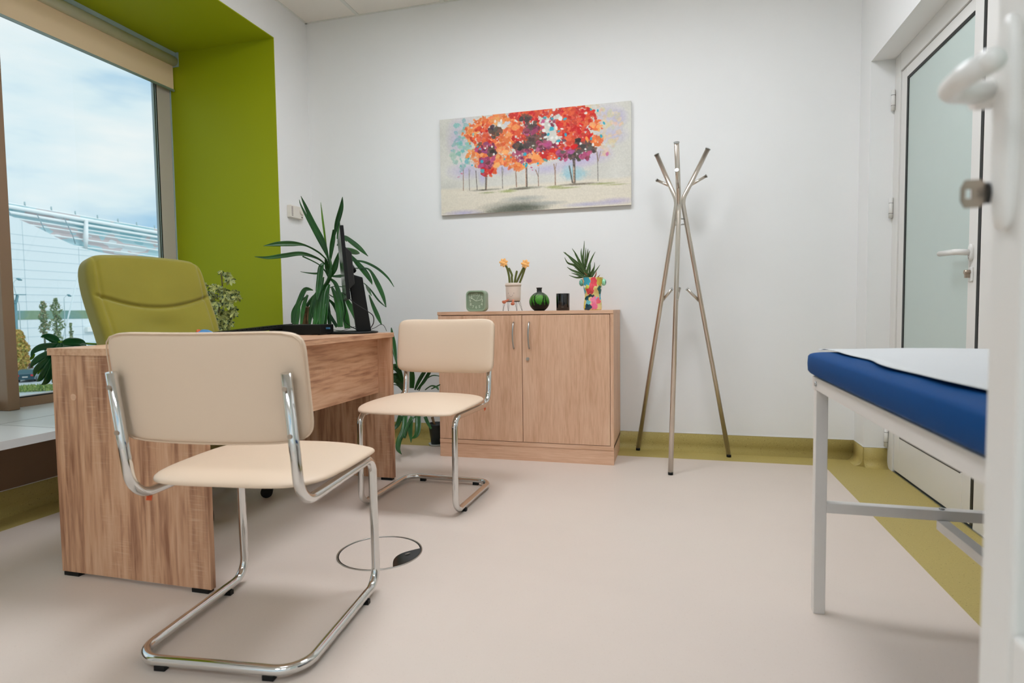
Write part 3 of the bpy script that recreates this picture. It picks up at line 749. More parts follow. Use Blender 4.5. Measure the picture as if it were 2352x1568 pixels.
for n_ in range(1, 13):
    cu = bpy.data.curves.new('n', 'FONT'); cu.body = str(n_); cu.size = s*.185; cu.align_x = 'CENTER'; cu.align_y = 'CENTER'; cu.extrude = .0004
    to = bpy.data.objects.new('n', cu); me = bpy.data.meshes.new_from_object(to)
    a = PI/2-n_*PI/6; rx, rz = math.cos(a), math.sin(a); k = max(abs(rx), abs(rz)); k = 1/(k**.45)
    me.transform(Matrix.Translation((cxk+rx*h*.60*k, YC-.0078, zc+rz*h*.60*k)) @ Matrix.Rotation(PI/2, 4, 'X'))
    bm.from_mesh(me); bpy.data.meshes.remove(me); bpy.data.objects.remove(to); bpy.data.curves.remove(cu)
ob('numerals', bm, M['num'], dl)
for nm, (ax_, az_), wd in (('hour_hand', (-.50*h, .31*h), .0016), ('minute_hand', (.66*h, .14*h), .0013), ('second_hand', (.34*h, .60*h), .0006)):
    bm = B(); a = Vector((cxk, YC-.0095, zc)); b_ = Vector((cxk+ax_, YC-.0095, zc+az_)); dd = (b_-a); L = dd.length; dd.normalize()
    obox(bm, (a+b_)/2, dd*L/2, Vector((0, .0004, 0)), Vector((-dd.z, 0, dd.x))*wd); ob(nm, bm, M['num'], dl)
# ---- plush plant on a wire stand
cp = cx(1181); t = thing('plant_stand', 'small black wire plant stand with hairpin legs on the cabinet', 'plant stand', (cp-.004, YC, CT))
zt = cz(691)
bm = B(); rr = cs(17); pc2 = Vector((cx(1177), YC, zt)); tube(bm, [pc2+Vector((rr*math.cos(2*PI*i/28), rr*math.sin(2*PI*i/28), 0)) for i in range(28)], .0013, 8, closed=True)
tube(bm, [pc2+Vector((-rr, 0, 0)), pc2+Vector((rr, 0, 0))], .001, 6); tube(bm, [pc2+Vector((0, -rr, 0)), pc2+Vector((0, rr, 0))], .001, 6); ob('ring', bm, M['wire'], t)
for fx, fy, tx in ((1157, -.016, 1160), (1165.5, .02, 1166), (1189, -.018, 1186), (1198, .012, 1192)):
    bm = B(); a = Vector((cx(fx), YC+fy, CT+.0012))
    tube(bm, [Vector((cx(tx)-.005, YC+fy*.7, zt)), a+Vector((-.0012, 0, .002)), a+Vector((0, 0, -.0002)), a+Vector((.0012, 0, .002)), Vector((cx(tx)+.005, YC+fy*.7, zt))], .0010, 6); ob('leg', bm, M['wire'], t)
t = thing('plush_toy', 'smiling cream plush flowerpot with peach daffodils and dangling legs', 'plush toy', (pc2.x, YC, zt+.001))
zb = zt+.0015; pw = cs(17.0); ph = cs(41)
bm = B(); pcx = cx(1179.5)
lathe(bm, [(0, .001), (pw*.80, .000), (pw*.93, ph*.06), (pw*.97, ph*.3), (pw, ph*.75), (pw*.99, ph*.9), (pw*.6, ph*.92), (0, ph*.90)], (pcx, YC, zb), 36); bd = ob('pot_body', bm, M['plush'], t)
bm = B(); zr = zb+ph*.90; lathe(bm, [(pw*.92, -ph*.09), (pw*1.04, -ph*.08), (pw*1.09, 0), (pw*1.04, ph*.08), (pw*.90, ph*.10), (pw*.80, ph*.04), (pw*.8, -.002)], (pcx, YC, zr), 36); ob('rim', bm, M['plush'], bd)
for ex in (-8.2, 6.2):
    bm = B(); ellipsoid(bm, (pcx+cs(ex*.87), YC-pw*.95, cz(672.5)), .0016, .0014, .0019, seg=10); ob('eye', bm, M['black'], bd)
bm = B(); tube(bm, [(pcx+cs(-1.0)+cs(3.9)*math.cos(a), YC-pw*1.0+.0002*abs(math.cos(a)), cz(676)+cs(4.0)*math.sin(a)) for a in [PI+PI*i/10 for i in range(11)]], .0005, 6); ob('smile', bm, M['black'], bd)
for pts_, fx, fz, rot in (([(1168, 688), (1163, 691), (1159, 692.5)], 1157.5, 693.5, .3), ([(1179, 688), (1178.5, 692), (1178, 696)], 1177.5, 697.5, 0)):
    bm = B(); tube(bm, [P(a, b_, 1, YC-pw*(.75+.25*i)) for i, (a, b_) in enumerate(pts_)], cs(2.6), 12); q = P(fx, fz, 1, YC-pw*1.35)
    ellipsoid(bm, q, cs(4.8), cs(4.2), cs(3.4), Matrix.Rotation(rot, 3, 'Y')); ob('leg', bm, M['plushleg'], t, label='terracotta dangling leg')
def C3(x, y): return (980+x/5.113, 520+y/5.113)
for pts_ in ([(975, 680), (968, 590), (945, 490), (915, 440)], [(1005, 680), (1000, 600), (1000, 565), (968, 495)], [(1030, 680), (1045, 590), (1058, 530)], [(1045, 680), (1090, 580), (1135, 490)], [(1080, 690), (1120, 590), (1150, 500), (1163, 455)]):
    bm = B(); w_ = [C3(*p) for p in pts_]; tube(bm, catmull([P(a, b_, 1, YC+.004*(i-1)) for i, (a, b_) in enumerate(w_)], 4), cs(2.4), 12); ellipsoid(bm, P(*w_[-1], 1, YC+.004*(len(w_)-2)), cs(2.4), cs(2.4), cs(2.4)); ob('stem', bm, M['plushstem'], t, label='olive fabric stem')
for fx, fy in ((905, 425), (1160, 440)):
    a, b_ = C3(fx, fy); q = P(a, b_, 1, YC-.004); fh = None
    bm = B()
    for i in range(7):
        an = 2*PI*i/7+.3; dd = Vector((math.cos(an), -.15-.25*(i % 2), math.sin(an))); ellipsoid(bm, q+dd*cs(5.6), cs(4.6), cs(2.2), cs(3.1), Matrix.Rotation(-an, 3, 'Y'), seg=12)
    ellipsoid(bm, q+Vector((0, -cs(2.5), -cs(1.5))), cs(3.8), cs(3.5), cs(3.8), seg=12); ob('flower', bm, M['petal'], t, label='peach daffodil head')
# ---- vase
t0 = cx(1239); R_ = cs(22.3); hv = cs(51)
prof = [(0, 0), (R_*.45, 0), (R_*.55, .001)]
cz_v = R_*1.0
for i in range(25):
    a = -1.02+(1.02+1.31)*i/24
    prof.append((R_*math.cos(a), .001+R_*.86+R_*math.sin(a)*.98))
prof += [(R_*.24, hv*.92), (R_*.27, hv*.96), (R_*.32, hv*.995), (R_*.27, hv), (R_*.2, hv*.96), (0, hv*.93)]
bm = B(); lathe(bm, prof, (0, 0, 0), 160); o = ob('vase', bm, vcol('painted_glass', .42, .0, .3), None); o.location = (t0, YC, CT)
bmx = bmesh.new(); bmx.from_mesh(o.data); bmesh.ops.subdivide_edges(bmx, edges=bmx.edges[:], cuts=1); bmx.to_mesh(o.data); bmx.free(); o.data.shade_smooth()
def vc(co):
    th = math.degrees(math.atan2(co.x, -co.y)); z = co.z/hv; n = math.sin(th*.31)*.025+math.sin(th*1.7)*.012+math.sin(th*.09+1)*.03
    if z < .25+n: return (8, 14, 10)
    if z > .80: return (40, 42, 40)
    for tr in (-62, -38, -12, 40, 58, 110, 150, -110, -150):
        c0 = tr + 7*math.sin(z*7+tr); wd = 5.0*(1-.75*(z-.2)) + (4 if z < .35 else 0)
        if abs(th-c0) < wd: return (10, 20, 8)
        for br_, s_ in ((.52, 1), (.60, -1), (.68, 1)):
            if z > br_ and abs((th-c0)-s_*(z-br_)*190) < 2.0 and z < br_+.17: return (14, 26, 10)
    if z > .66: k = (z-.66)/.14; return tuple(int(a*(1-k)+b_*k) for a, b_ in zip((120, 142, 110), (60, 62, 58)))
    k = (z-.25)/.41; return tuple(int(a*(1-k)+b_*k) for a, b_ in zip((34, 110, 14), (92, 150, 50)))
setcol(o, vc); tag(o, 'round black and green glass vase with painted trees', 'vase')
# ---- candle
t = thing('candle', 'black glass jar candle on the cabinet right of the round vase', 'candle', (cx(1293), YC, CT)); rc = cs(14.9)
bm = B(); lathe(bm, [(0, 0), (rc*.95, 0), (rc*.97, .002), (rc, cs(36.5)), (rc*.99, cs(37)), (rc*.93, cs(36.5)), (rc*.92, cs(24)), (0, cs(24))], (cx(1293), YC, CT), 44); ob('jar', bm, M['candle'], t)
bm = B()
for i in range(8): box(bm, cx(1292)+i*.0018, cx(1292)+i*.0018+.0011, YC-rc*1.004-.0002, YC-rc*.992, cz(704.9), cz(704.9)+.0012)
ob('label_text', bm, M['mark'], t)
bm = B(); lathe(bm, [(0, cs(24)), (rc*.91, cs(24)), (rc*.91, cs(26)), (0, cs(26))], (cx(1293), YC, CT), 30); ob('wax', bm, M['cream'], t)
# ---- torso pot
tx = cx(1361.5); hh = cs(70)
prof = [(.0, 0), (.82, 0), (.90, .02), (.93, .08), (.91, .18), (.86, .30), (.80, .42), (.82, .50), (.90, .62), (.97, .74), (1.0, .84), (1.02, .93), (1.06, 1.0), (.98, 1.0), (.92, .90), (0, .88)]
rb = cs(21.3)
pz = [z for r_, z in prof[:13]]; pr_ = [r_ for r_, z in prof[:13]]; pr_[0] = .82; pz[0] = 0.0
zz_ = np.linspace(.004, .996, 110)
prof = [(0, 0), (.82, 0)] + [(float(np.interp(z_, pz[1:], pr_[1:])), float(z_)) for z_ in zz_] + [(1.06, 1.0), (.98, 1.0), (.92, .90), (0, .88)]
t = thing('torso_planter', 'multicoloured torso-shaped ceramic planter on the right end of the cabinet', 'planter', (tx, YC, CT))
bm = B(); lathe(bm, [(r*rb, z*hh) for r, z in prof], (0, 0, 0), 260, sx=1, sy=.72)
for v in bm.verts:
    z = v.co.z/hh
    if v.co.y < 0:
        for sx_ in (-1, 1): v.co.y -= .010*math.exp(-((v.co.x-sx_*rb*.42)/(rb*.30))**2-((z-.68)/.10)**2)
        v.co.y += .004*math.exp(-(v.co.x/(rb*.12))**2)*(1 if z < .25 else .3)
o = ob('pot', bm, vcol('painted_ceramic', .18, .6), t, world=False, smooth=True)
ablobs = []
def A_(x, y, rx, ry, c): ablobs.append((x, y, rx, ry, c))
# in units of the photographed pot: x 0..1, y 0 (rim)..1 (foot)
for a in ((.5,.5,2,2,(226,205,130)), (.22,.14,.20,.20,(58,160,180)), (.60,.17,.17,.20,(228,64,80)), (.88,.13,.14,.14,(206,176,66)), (.30,.30,.16,.07,(200,200,80)), (.50,.32,.14,.14,(232,80,96)), (.35,.42,.14,.09,(226,60,74)), (.45,.46,.12,.05,(196,50,60)),
          (.72,.36,.13,.10,(232,210,130)), (.88,.38,.09,.13,(14,92,80)), (.92,.58,.08,.09,(84,170,190)), (.10,.40,.07,.12,(70,170,190)), (.08,.62,.08,.10,(226,206,90)), (.45,.56,.17,.045,(8,42,40)), (.26,.66,.08,.09,(16,78,88)), (.18,.62,.05,.05,(10,60,66)),
          (.30,.78,.12,.09,(110,190,200)), (.60,.70,.18,.12,(236,130,160)), (.74,.66,.05,.08,(110,170,210)), (.80,.72,.10,.10,(236,96,116)), (.62,.88,.18,.10,(236,110,150)), (.30,.91,.19,.10,(10,60,80)), (.88,.92,.12,.10,(236,214,150)), (.08,.85,.06,.14,(214,190,60)),
          (.03,.12,.05,.14,(240,190,130)), (.98,.30,.05,.08,(240,236,220)), (.12,.27,.05,.04,(244,236,226))): A_(*a)
def tc_(co):
    x = (co.x/rb+1)/2; y = 1-co.z/hh; x += .02*math.sin(y*40); y += .015*math.sin(x*33)
    if co.y > 0: x = (x*1.7+.3) % 1
    c = (226, 205, 130)
    for bx_, by_, rx, ry, cc in ablobs:
        if ((x-bx_)/rx)**2+((y-by_)/ry)**2 < 1: c = cc
    return c
setcol(o, tc_)
for sx_ in (-1, 1):
    bm = B(); ellipsoid(bm, (sx_*rb*1.13, 0, hh*.85), cs(5.2), cs(6), cs(7.6), seg=32); o2 = ob('arm_stub', bm, vcol('painted_ceramic_arm', .18, .6), t, world=False)
    setcol(o2, (lambda co: (14, 88, 78) if math.sin(co.x*900+co.z*400) > .3 else (120, 205, 185)) if sx_ < 0 else (lambda co: (14, 70, 66) if co.x > rb*1.30 else (150, 220, 180)))
bm = B(); lathe(bm, [(0, hh*.93), (rb*.9, hh*.93), (rb*.9, hh*.90)], (0, 0, 0), 24, sy=.72); ob('soil', bm, M['soil'], t, world=False)
t = thing('haworthia_plant', 'spiky green succulent leaning out of the torso planter', 'succulent', (tx, YC, CT+hh*.93))
HL = [([(1900,615),(1850,520),(1760,420),(1640,325),(1606,298)],34),([(1860,560),(1790,480),(1700,390),(1625,300)],30),([(1870,560),(1810,460),(1760,340),(1708,258)],34),([(1850,520),(1800,420),(1750,330),(1735,290)],28),
      ([(1850,500),(1830,400),(1815,320),(1817,258)],28),([(1860,500),(1835,420),(1845,280),(1850,170)],26),([(1870,480),(1860,400),(1866,320),(1868,250)],20),([(1865,470),(1880,380),(1890,300),(1893,262)],18),([(1865,470),(1890,370),(1905,310),(1917,283)],18),
      ([(1875,560),(1905,460),(1940,370),(1980,295)],28),([(1830,560),(1740,460),(1660,430),(1620,365)],30),([(1850,570),(1780,480),(1700,445),(1640,410)],28),([(1850,590),(1770,540),(1700,510),(1648,475)],34),([(1850,540),(1810,500),(1770,485),(1735,492)],20),
      ([(1900,610),(1830,590),(1760,600),(1672,573)],34),([(1880,590),(1810,580),(1750,560),(1700,545)],26),([(1925,610),(1890,560),(1840,480),(1810,430)],34),([(1900,600),(1915,520),(1920,450),(1920,415)],22),([(1920,610),(1950,540),(1968,480),(1971,420)],22),
      ([(1925,610),(1945,560),(1960,500),(1962,470)],24),([(1930,600),(1970,540),(2000,500),(2035,450)],22),([(1905,590),(1930,540),(1960,480)],20),([(1790,470),(1800,410),(1770,360)],26)]
HB = [([(1920,615),(1890,580),(1850,540)],18),([(1960,612),(1985,570),(1992,522)],18),([(1995,615),(2015,590),(2035,567)],15)]
bm = B(); tube(bm, [P(*C3(1930, 640), 1, YC), P(*C3(1860, 540), 1, YC-.002), P(*C3(1800, 430), 1, YC)], [.006, .005, .003], 10); ob('stem', bm, M['yucca'], t)
mh = pbr('speckled_succulent_leaf', (66, 92, 42), .5, noise=.45, nscale=220, stretch=(1, 1, 3)); mhb = pbr('reddish_dry_leaf', (176, 108, 70), .6)
for i, (pts_, w_) in enumerate(HL+HB):
    bm = B(); n_ = len(pts_); pp = [(*C3(*p), w_/5.113*(1-.97*(j/(n_-1))**1.6)) for j, p in enumerate(pts_)]
    y_t = YC+rnd.uniform(-.05, .05)
    leaf(bm, pp, 1, YC-.002+.01*((i % 3)-1), y_t, .35, 5); ob('leaf', bm, mh if i < len(HL) else mhb, t, solid=.0022, label=None if i < len(HL) else 'reddish dry leaf')

# ------------------------------------------------------------------ thermostat
t = thing('thermostat', 'small cream room thermostat on the white pier left of the plant', 'thermostat', (XL, 3.445, 1.505))
bm = B(); box(bm, XL, XL+.030, 3.376, 3.516, 1.468, 1.548); hb = ob('housing', bm, M['therm'], t, bevel=.004)
bm = B()
for i in range(9): box(bm, XL+.0298, XL+.0306, 3.384, 3.400, 1.478+i*.007, 1.482+i*.007)
ob('vent_slots', bm, M['slot'], t)
bm = B(); tube(bm, [(XL+.028, 3.490, 1.520), (XL+.040, 3.490, 1.520)], .021, 26); ob('dial', bm, M['therm'], t, bevel=.001)
bm = B(); box(bm, XL+.0298, XL+.032, 3.490, 3.498, 1.476, 1.484); ob('switch', bm, M['black'], t)

# ------------------------------------------------------------------ painting
pa_ = P(1010, 277, 1, D-.025); pb_ = P(1449.5, 231, 1, D-.025); pd_ = P(1451, 470, 1, D-.025)
X0, X1, Z0, Z1 = pa_.x, pb_.x, pd_.z, pb_.z
src = [(140, 355), (2205, 145), (2217, 1270), (162, 1380)]; dst = [(0, 0), (1, 0), (1, 1), (0, 1)]
Am = []; bv = []
for (x, y), (u, v) in zip(src, dst):
    Am += [[x, y, 1, 0, 0, 0, -u*x, -u*y], [0, 0, 0, x, y, 1, -v*x, -v*y]]; bv += [u, v]
Hm = np.append(np.linalg.solve(np.array(Am, float), np.array(bv, float)), 1).reshape(3, 3)
def uvp(x, y):
    q = Hm @ np.array([x, y, 1.0]); return q[0]/q[2], q[1]/q[2]
GW, GH = 500, 252
U, V = np.meshgrid(np.linspace(0, 1, GW+1), np.linspace(0, 1, GH+1)); ASP = (X1-X0)/(Z1-Z0)
img = np.zeros((GH+1, GW+1, 3)); rs = np.random.RandomState(3)
def smooth_noise(sx, sy, seed):
    r_ = np.random.RandomState(seed); g = r_.rand(sy+2, sx+2); xs = U*sx; ys = V*sy; xi = xs.astype(int); yi = ys.astype(int); fx = xs-xi; fy = ys-yi
    fx = fx*fx*(3-2*fx); fy = fy*fy*(3-2*fy)
    return (g[yi, xi]*(1-fx)+g[yi, xi+1]*fx)*(1-fy)+(g[yi+1, xi]*(1-fx)+g[yi+1, xi+1]*fx)*fy
NZ = [smooth_noise(160, 80, 1)-.5, smooth_noise(60, 30, 2)-.5, smooth_noise(14, 7, 4)-.5, smooth_noise(8, 110, 5)-.5, smooth_noise(220, 110, 6)-.5]
img[:] = (212, 210, 200); img += NZ[2][..., None]*14
def dab(x, y, rx, ry, col, soft=.25, rot=0.0, op=1.0, rough=.35, crop=True):
    if crop: u, v = uvp(x, y); rx /= 2060.; ry /= 1070./1.0
    else: u, v = x, y
    du = (U-u)*ASP; dv = V-v; rx_ = rx*ASP
    c_, s_ = math.cos(rot), math.sin(rot); a = (du*c_+dv*s_)/rx_; b_ = (-du*s_+dv*c_)/ry
    dd = np.sqrt(a*a+b_*b_)+rough*(NZ[0]*.8+NZ[1]*.6)
    k = np.clip((1-dd)/max(soft, .02), 0, 1)[..., None]*op
    img[:] = img*(1-k)+np.array(col)*k
# washes
for a in ((330,560,150,260,(190,180,205)), (420,900,260,120,(190,182,214)), (600,960,60,120,(180,176,214)), (830,880,200,90,(190,180,214)), (1300,880,300,80,(192,184,212)), (1600,800,260,100,(190,176,214)), (1750,760,280,90,(194,182,214)),
          (2000,520,190,120,(188,180,208)), (1950,300,190,150,(192,184,206)), (2080,330,100,120,(186,178,206)), (870,360,90,110,(200,196,210)), (400,380,200,100,(206,198,206)), (1900,700,120,80,(196,178,206))): dab(*a, soft=.95, op=.8, rough=.12)
dab(1600, 940, 165, 85, (158, 198, 206), .6, op=.8); dab(1540, 900, 90, 90, (160, 200, 210), .6, op=.6)
# ground
gm = np.clip((V-(.715+.012*NZ[2]))/.03, 0, 1)[..., None]; gcol = np.array((224, 216, 198))+NZ[3][..., None]*5
img[:] = img*(1-gm)+gcol*gm
for a in ((640,1105,240,14,(140,136,120)), (1080,1085,230,20,(140,138,120)), (1000,1095,150,16,(112,104,92)), (1640,1045,280,16,(116,106,88)), (1900,1040,180,16,(160,164,110)), (1380,1075,130,18,(162,168,104)), (880,1118,130,22,(168,176,112)), (660,1135,120,14,(170,174,130)), (2050,1050,150,12,(180,180,130)), (1500,1085,190,14,(168,172,116)), (610,1106,50,8,(90,84,70))):
    dab(*a, soft=.8, op=.85, rough=.2)
for a in ((960,1290,460,85,(120,122,112)), (1060,1290,300,60,(96,100,88)), (960,1320,370,55,(92,96,84)), (1050,1200,300,40,(160,164,158)), (1300,1250,260,30,(170,172,166)), (800,1340,260,30,(110,112,100))): dab(*a, soft=.95, op=.85, rough=.1)
for a in ((400,1355,260,45,(176,170,204)), (2050,1230,230,45,(184,174,204)), (1750,1262,320,32,(180,176,202)), (560,1370,120,30,(120,120,130))): dab(*a, soft=.95, op=.8, rough=.1)
# trunks
def line(pts_, w, col):
    for (xa, ya), (xb, yb) in zip(pts_, pts_[1:]):
        ua, va = uvp(xa, ya); ub, vb = uvp(xb, yb); ua *= ASP; ub *= ASP
        L2 = (ub-ua)**2+(vb-va)**2; tt = np.clip(((U*ASP-ua)*(ub-ua)+(V-va)*(vb-va))/L2, 0, 1)
        dd = np.hypot(U*ASP-ua-tt*(ub-ua), V-va-tt*(vb-va))
        k = np.clip(1.3-dd/(w/2100.), 0, 1)[..., None]*.9; img[:] = img*(1-k)+(np.array(col)+NZ[4][..., None]*40)*k
BR, GR, DK = (152, 122, 100), (140, 134, 124), (84, 74, 66)
for pts_, w_, c_ in (([(395,860),(397,1112)],10,BR), ([(455,880),(463,1108)],9,GR), ([(470,890),(460,960)],6,GR), ([(530,900),(545,1106)],9,DK), ([(640,860),(638,1104)],16,DK), ([(655,900),(645,1100)],8,BR), ([(812,860),(820,1090)],12,GR), ([(828,880),(820,960)],6,GR),
                     ([(955,800),(970,1075)],13,BR), ([(985,840),(965,900)],7,GR), ([(1072,820),(1080,1066)],22,DK), ([(1068,860),(1072,1060)],9,(224,178,146)), ([(1175,890),(1204,960),(1207,1065)],11,BR), ([(1210,870),(1205,960)],8,GR), ([(1372,830),(1386,900),(1390,1050)],14,BR), ([(1400,820),(1386,890)],8,BR),
                     ([(1540,850),(1575,1030)],15,DK), ([(1590,740),(1596,1028)],30,(98,86,74)), ([(1588,860),(1590,1020)],11,(226,182,150)), ([(1575,770),(1596,860)],12,DK), ([(1845,700),(1853,1010)],12,GR), ([(1880,690),(1852,800)],8,BR), ([(1830,690),(1848,790)],7,BR)):
    line(pts_, w_, c_)
# crowns: (x, y, rx, ry, palette)
OR = [(240,150,90), (238,138,72), (232,118,66), (244,164,104), (226,104,58)]; RD = [(214,70,48), (226,90,54), (198,56,46), (232,104,60), (206,30,30)]; PK = [(176,80,110), (150,66,96), (190,90,130), (120,50,70)]
DKp = [(74,64,60), (96,78,70), (120,86,74)]; LT = [(226,204,170), (222,196,160), (206,196,170)]; TL = [(120,184,176), (150,190,180), (170,196,186)]
crowns = [(390,540,90,180,TL,26,.7), (370,720,110,160,TL,34,.7), (2000,420,120,180,LT,40,.6), (1930,620,110,110,LT,28,.6), (1780,260,130,90,LT,26,.8),
          (600,380,110,70,OR,40,1), (470,500,90,110,OR,40,1), (640,560,150,160,RD,60,1), (820,640,150,200,OR,90,1), (560,740,120,130,OR,60,1), (700,800,110,110,OR,50,1), (650,900,90,60,RD,26,1), (640,660,110,60,PK,24,1), (650,810,90,60,PK,24,1),
          (770,340,90,60,OR,36,1), (900,800,90,60,OR,26,1), (960,450,90,90,OR,40,1), (930,340,80,50,OR,20,1), (1050,300,160,50,RD,50,1), (1230,270,160,55,RD,60,1), (1090,500,180,180,RD,90,1), (1160,560,140,120,DKp,50,1), (1130,460,90,60,PK,20,1), (1010,650,90,60,DKp,20,1),
          (1060,740,120,80,PK,40,1), (1200,760,130,80,OR,50,1), (1300,640,120,60,PK,40,1), (1340,720,110,60,RD,40,1), (1000,860,110,30,OR,18,1), (1330,400,110,60,PK,10,1), (1560,240,190,60,RD,70,1), (1640,330,180,90,RD,80,1), (1600,460,180,130,RD,110,1), (1560,620,150,80,RD,60,1), (1740,560,110,80,RD,30,1), (1840,420,60,60,OR,20,1),
          (1500,720,120,60,PK,40,1), (1460,430,70,90,RD,30,1), (1700,660,120,70,DKp,50,1), (1640,740,110,40,DKp,26,.9), (1720,740,60,40,PK,14,1), (1840,570,60,60,OR,18,.9), (740,480,60,80,DKp,14,1), (700,690,60,40,DKp,10,1), (1070,345,60,30,DKp,10,1), (1130,410,60,30,DKp,10,1)]
for cx_, cy_, rx_, ry_, pal, n_, op in crowns:
    if pal is not TL and pal is not LT and n_ > 12: dab(cx_, cy_, rx_*.85, ry_*.85, np.mean(pal, 0), .5, 0, .75, .9)
    for i in range(n_):
        a = rs.rand()*2*PI; q = math.sqrt(rs.rand()); x = cx_+rx_*q*math.cos(a); y = cy_+ry_*q*math.sin(a)
        c_ = np.array(pal[rs.randint(len(pal))])+rs.randint(-10, 11, 3); s_ = rs.uniform(14, 36)
        dab(x, y, s_*rs.uniform(.7, 1.5), s_*.8, c_, .3, rs.uniform(-1.2, 1.2), op*.92, .7)
CY, WH, MG = (52, 170, 190), (234, 232, 226), (200, 70, 120)
for x, y, rx, ry, c_ in [(1345,450,32,28,CY),(1310,512,18,20,CY),(1497,512,14,26,CY),(1420,580,28,18,CY),(1490,342,24,14,CY),(1350,340,18,14,CY),(1270,330,24,16,(80,160,170)),(1425,475,18,12,CY),(1058,722,24,22,CY),(1075,840,14,24,CY),(1046,830,12,12,CY),(595,800,18,20,CY),(602,900,26,26,(84,170,180)),
        (575,668,14,12,CY),(1200,820,16,14,CY),(1428,766,16,12,CY),(1885,530,14,22,CY),(1910,385,12,24,CY),(1775,555,12,20,CY),(1845,255,14,18,CY),(1770,240,12,14,CY),(840,775,10,12,CY),(908,755,9,9,CY),(450,770,10,12,CY),(400,440,14,16,(120,190,180)),(395,545,24,14,(130,190,180)),(370,600,24,26,(120,186,180)),(390,690,30,20,(120,186,180)),(430,800,26,26,(126,186,190)),(370,850,16,20,(130,186,180)),(490,840,12,12,CY),(500,510,16,20,(150,190,180)),(550,640,16,10,CY),(1280,785,28,14,(90,160,160)),
        (1250,400,24,18,WH),(1262,465,22,24,WH),(1300,365,26,14,WH),(1320,410,20,16,WH),(1370,240,22,22,WH),(1440,340,24,26,WH),(1280,540,24,16,WH),(1350,545,18,20,WH),(1400,545,16,20,WH),(1460,450,22,12,WH),(1395,440,14,24,WH),(1410,605,18,14,WH),(1350,300,14,14,WH),(630,658,15,13,WH),(703,640,13,15,WH),(722,724,13,15,WH),(688,516,11,11,WH),(1252,710,13,13,WH),(952,702,12,16,WH),(1663,612,17,17,WH),(1712,668,14,16,WH),(1795,620,14,20,WH),(780,410,26,24,WH),(735,370,14,22,(232,222,212)),(800,360,14,20,WH),(1210,345,10,10,WH),(1010,590,20,10,WH),(1715,280,20,12,WH),(820,710,16,20,(240,220,190)),
        (1080,345,46,22,(80,60,60)),(1130,415,42,24,(80,70,66)),(1010,660,42,22,(50,50,46)),(1125,565,40,26,(80,60,56)),(1630,570,38,26,(50,44,42)),(1690,640,40,30,(70,68,64)),(740,455,30,34,(90,84,74)),(765,510,22,26,(90,80,70)),(705,690,30,20,(56,50,44)),(570,610,32,20,(120,90,66)),(1480,575,30,18,(110,70,80)),(1470,700,30,20,(100,90,84)),(1760,660,36,26,(96,92,86)),(1650,700,36,24,(88,84,78)),
        (1560,700,40,22,(176,90,150)),(1450,400,30,26,(220,50,36)),(1590,640,44,30,(222,22,20)),(1520,655,30,18,(214,20,24)),(1640,460,26,44,(206,24,26)),(1770,270,36,16,(226,60,40)),(1660,400,30,14,(226,30,26)),(1860,420,40,26,(246,170,104)),(1730,560,16,36,(250,160,80)),(1180,750,50,36,(246,160,90)),(1300,620,50,26,(186,80,130)),(640,610,40,26,(150,74,110)),(1100,790,34,26,(160,50,90)),(1950,720,16,24,(206,120,160)),(760,840,46,36,(246,180,110)),(960,430,50,36,(240,150,84)),(850,700,46,26,(246,176,110)),(620,700,40,16,(150,70,120)),
        (615,935,18,8,MG),(1130,865,14,5,MG),(1140,893,10,4,MG),(345,965,18,6,(206,130,160)),(380,930,16,10,(200,130,150)),(880,880,10,14,(230,120,90))]:
    dab(x, y, rx, ry, c_, .3, rs.uniform(-.5, .5), .96, .5)
img += (NZ[4]*9+NZ[0]*6)[..., None]; img = np.clip(img, 0, 255)
t = thing('painting', 'unframed canvas painting of a row of orange and red trees on the wall', 'painting', ((X0+X1)/2, D, (Z0+Z1)/2))
me = bpy.data.meshes.new('canvas_face'); xs = X0+(X1-X0)*U; zs = Z1+(Z0-Z1)*V
co = np.stack([xs, np.full_like(xs, D-.0255), zs], -1).reshape(-1, 3)-np.array(wloc(t)); idx = np.arange((GH+1)*(GW+1)).reshape(GH+1, GW+1)
fc = np.stack([idx[:-1, :-1], idx[1:, :-1], idx[1:, 1:], idx[:-1, 1:]], -1).reshape(-1, 4)
me.vertices.add(len(co)); me.vertices.foreach_set('co', co.ravel()); me.loops.add(fc.size); me.loops.foreach_set('vertex_index', fc.ravel().astype(np.int32))
me.polygons.add(len(fc)); me.polygons.foreach_set('loop_start', np.arange(0, fc.size, 4, dtype=np.int32)); me.update(calc_edges=True)
ca = me.color_attributes.new('Col', 'FLOAT_COLOR', 'POINT'); cl = img.reshape(-1, 3)/255.; cl = np.where(cl <= .04045, cl/12.92, ((cl+.055)/1.055)**2.4)
ca.data.foreach_set('color', np.concatenate([cl, np.ones((len(cl), 1))], 1).astype(np.float32).ravel())
me.materials.append(vcol('oil_paint', .55, .0, .3)); o = bpy.data.objects.new('canvas_face', me); COL.objects.link(o); o.parent = t
bm = B(); box(bm, X0, X1, D-.025, D-.001, Z0, Z1); ob('canvas_edge', bm, pbr('grey_canvas_edge', (196, 190, 184), .8), t)

# ------------------------------------------------------------------ coat rack
t = thing('coat_rack', 'brushed steel tripod coat stand by the white wall', 'coat rack', (.043, 3.40, 0))
rA = .0125
def rod(pts_, r=rA, fr=.10): bm = B(); tube(bm, fillet(pts_, fr, 8), r, 18); return bm
cj = P(1560, 470, 1, 3.405)
Ft = {'l': Vector((-.19, 3.600, .012)), 'f': Vector((-.001, 3.095, .012)), 'r': Vector((.319, 3.54, .012))}
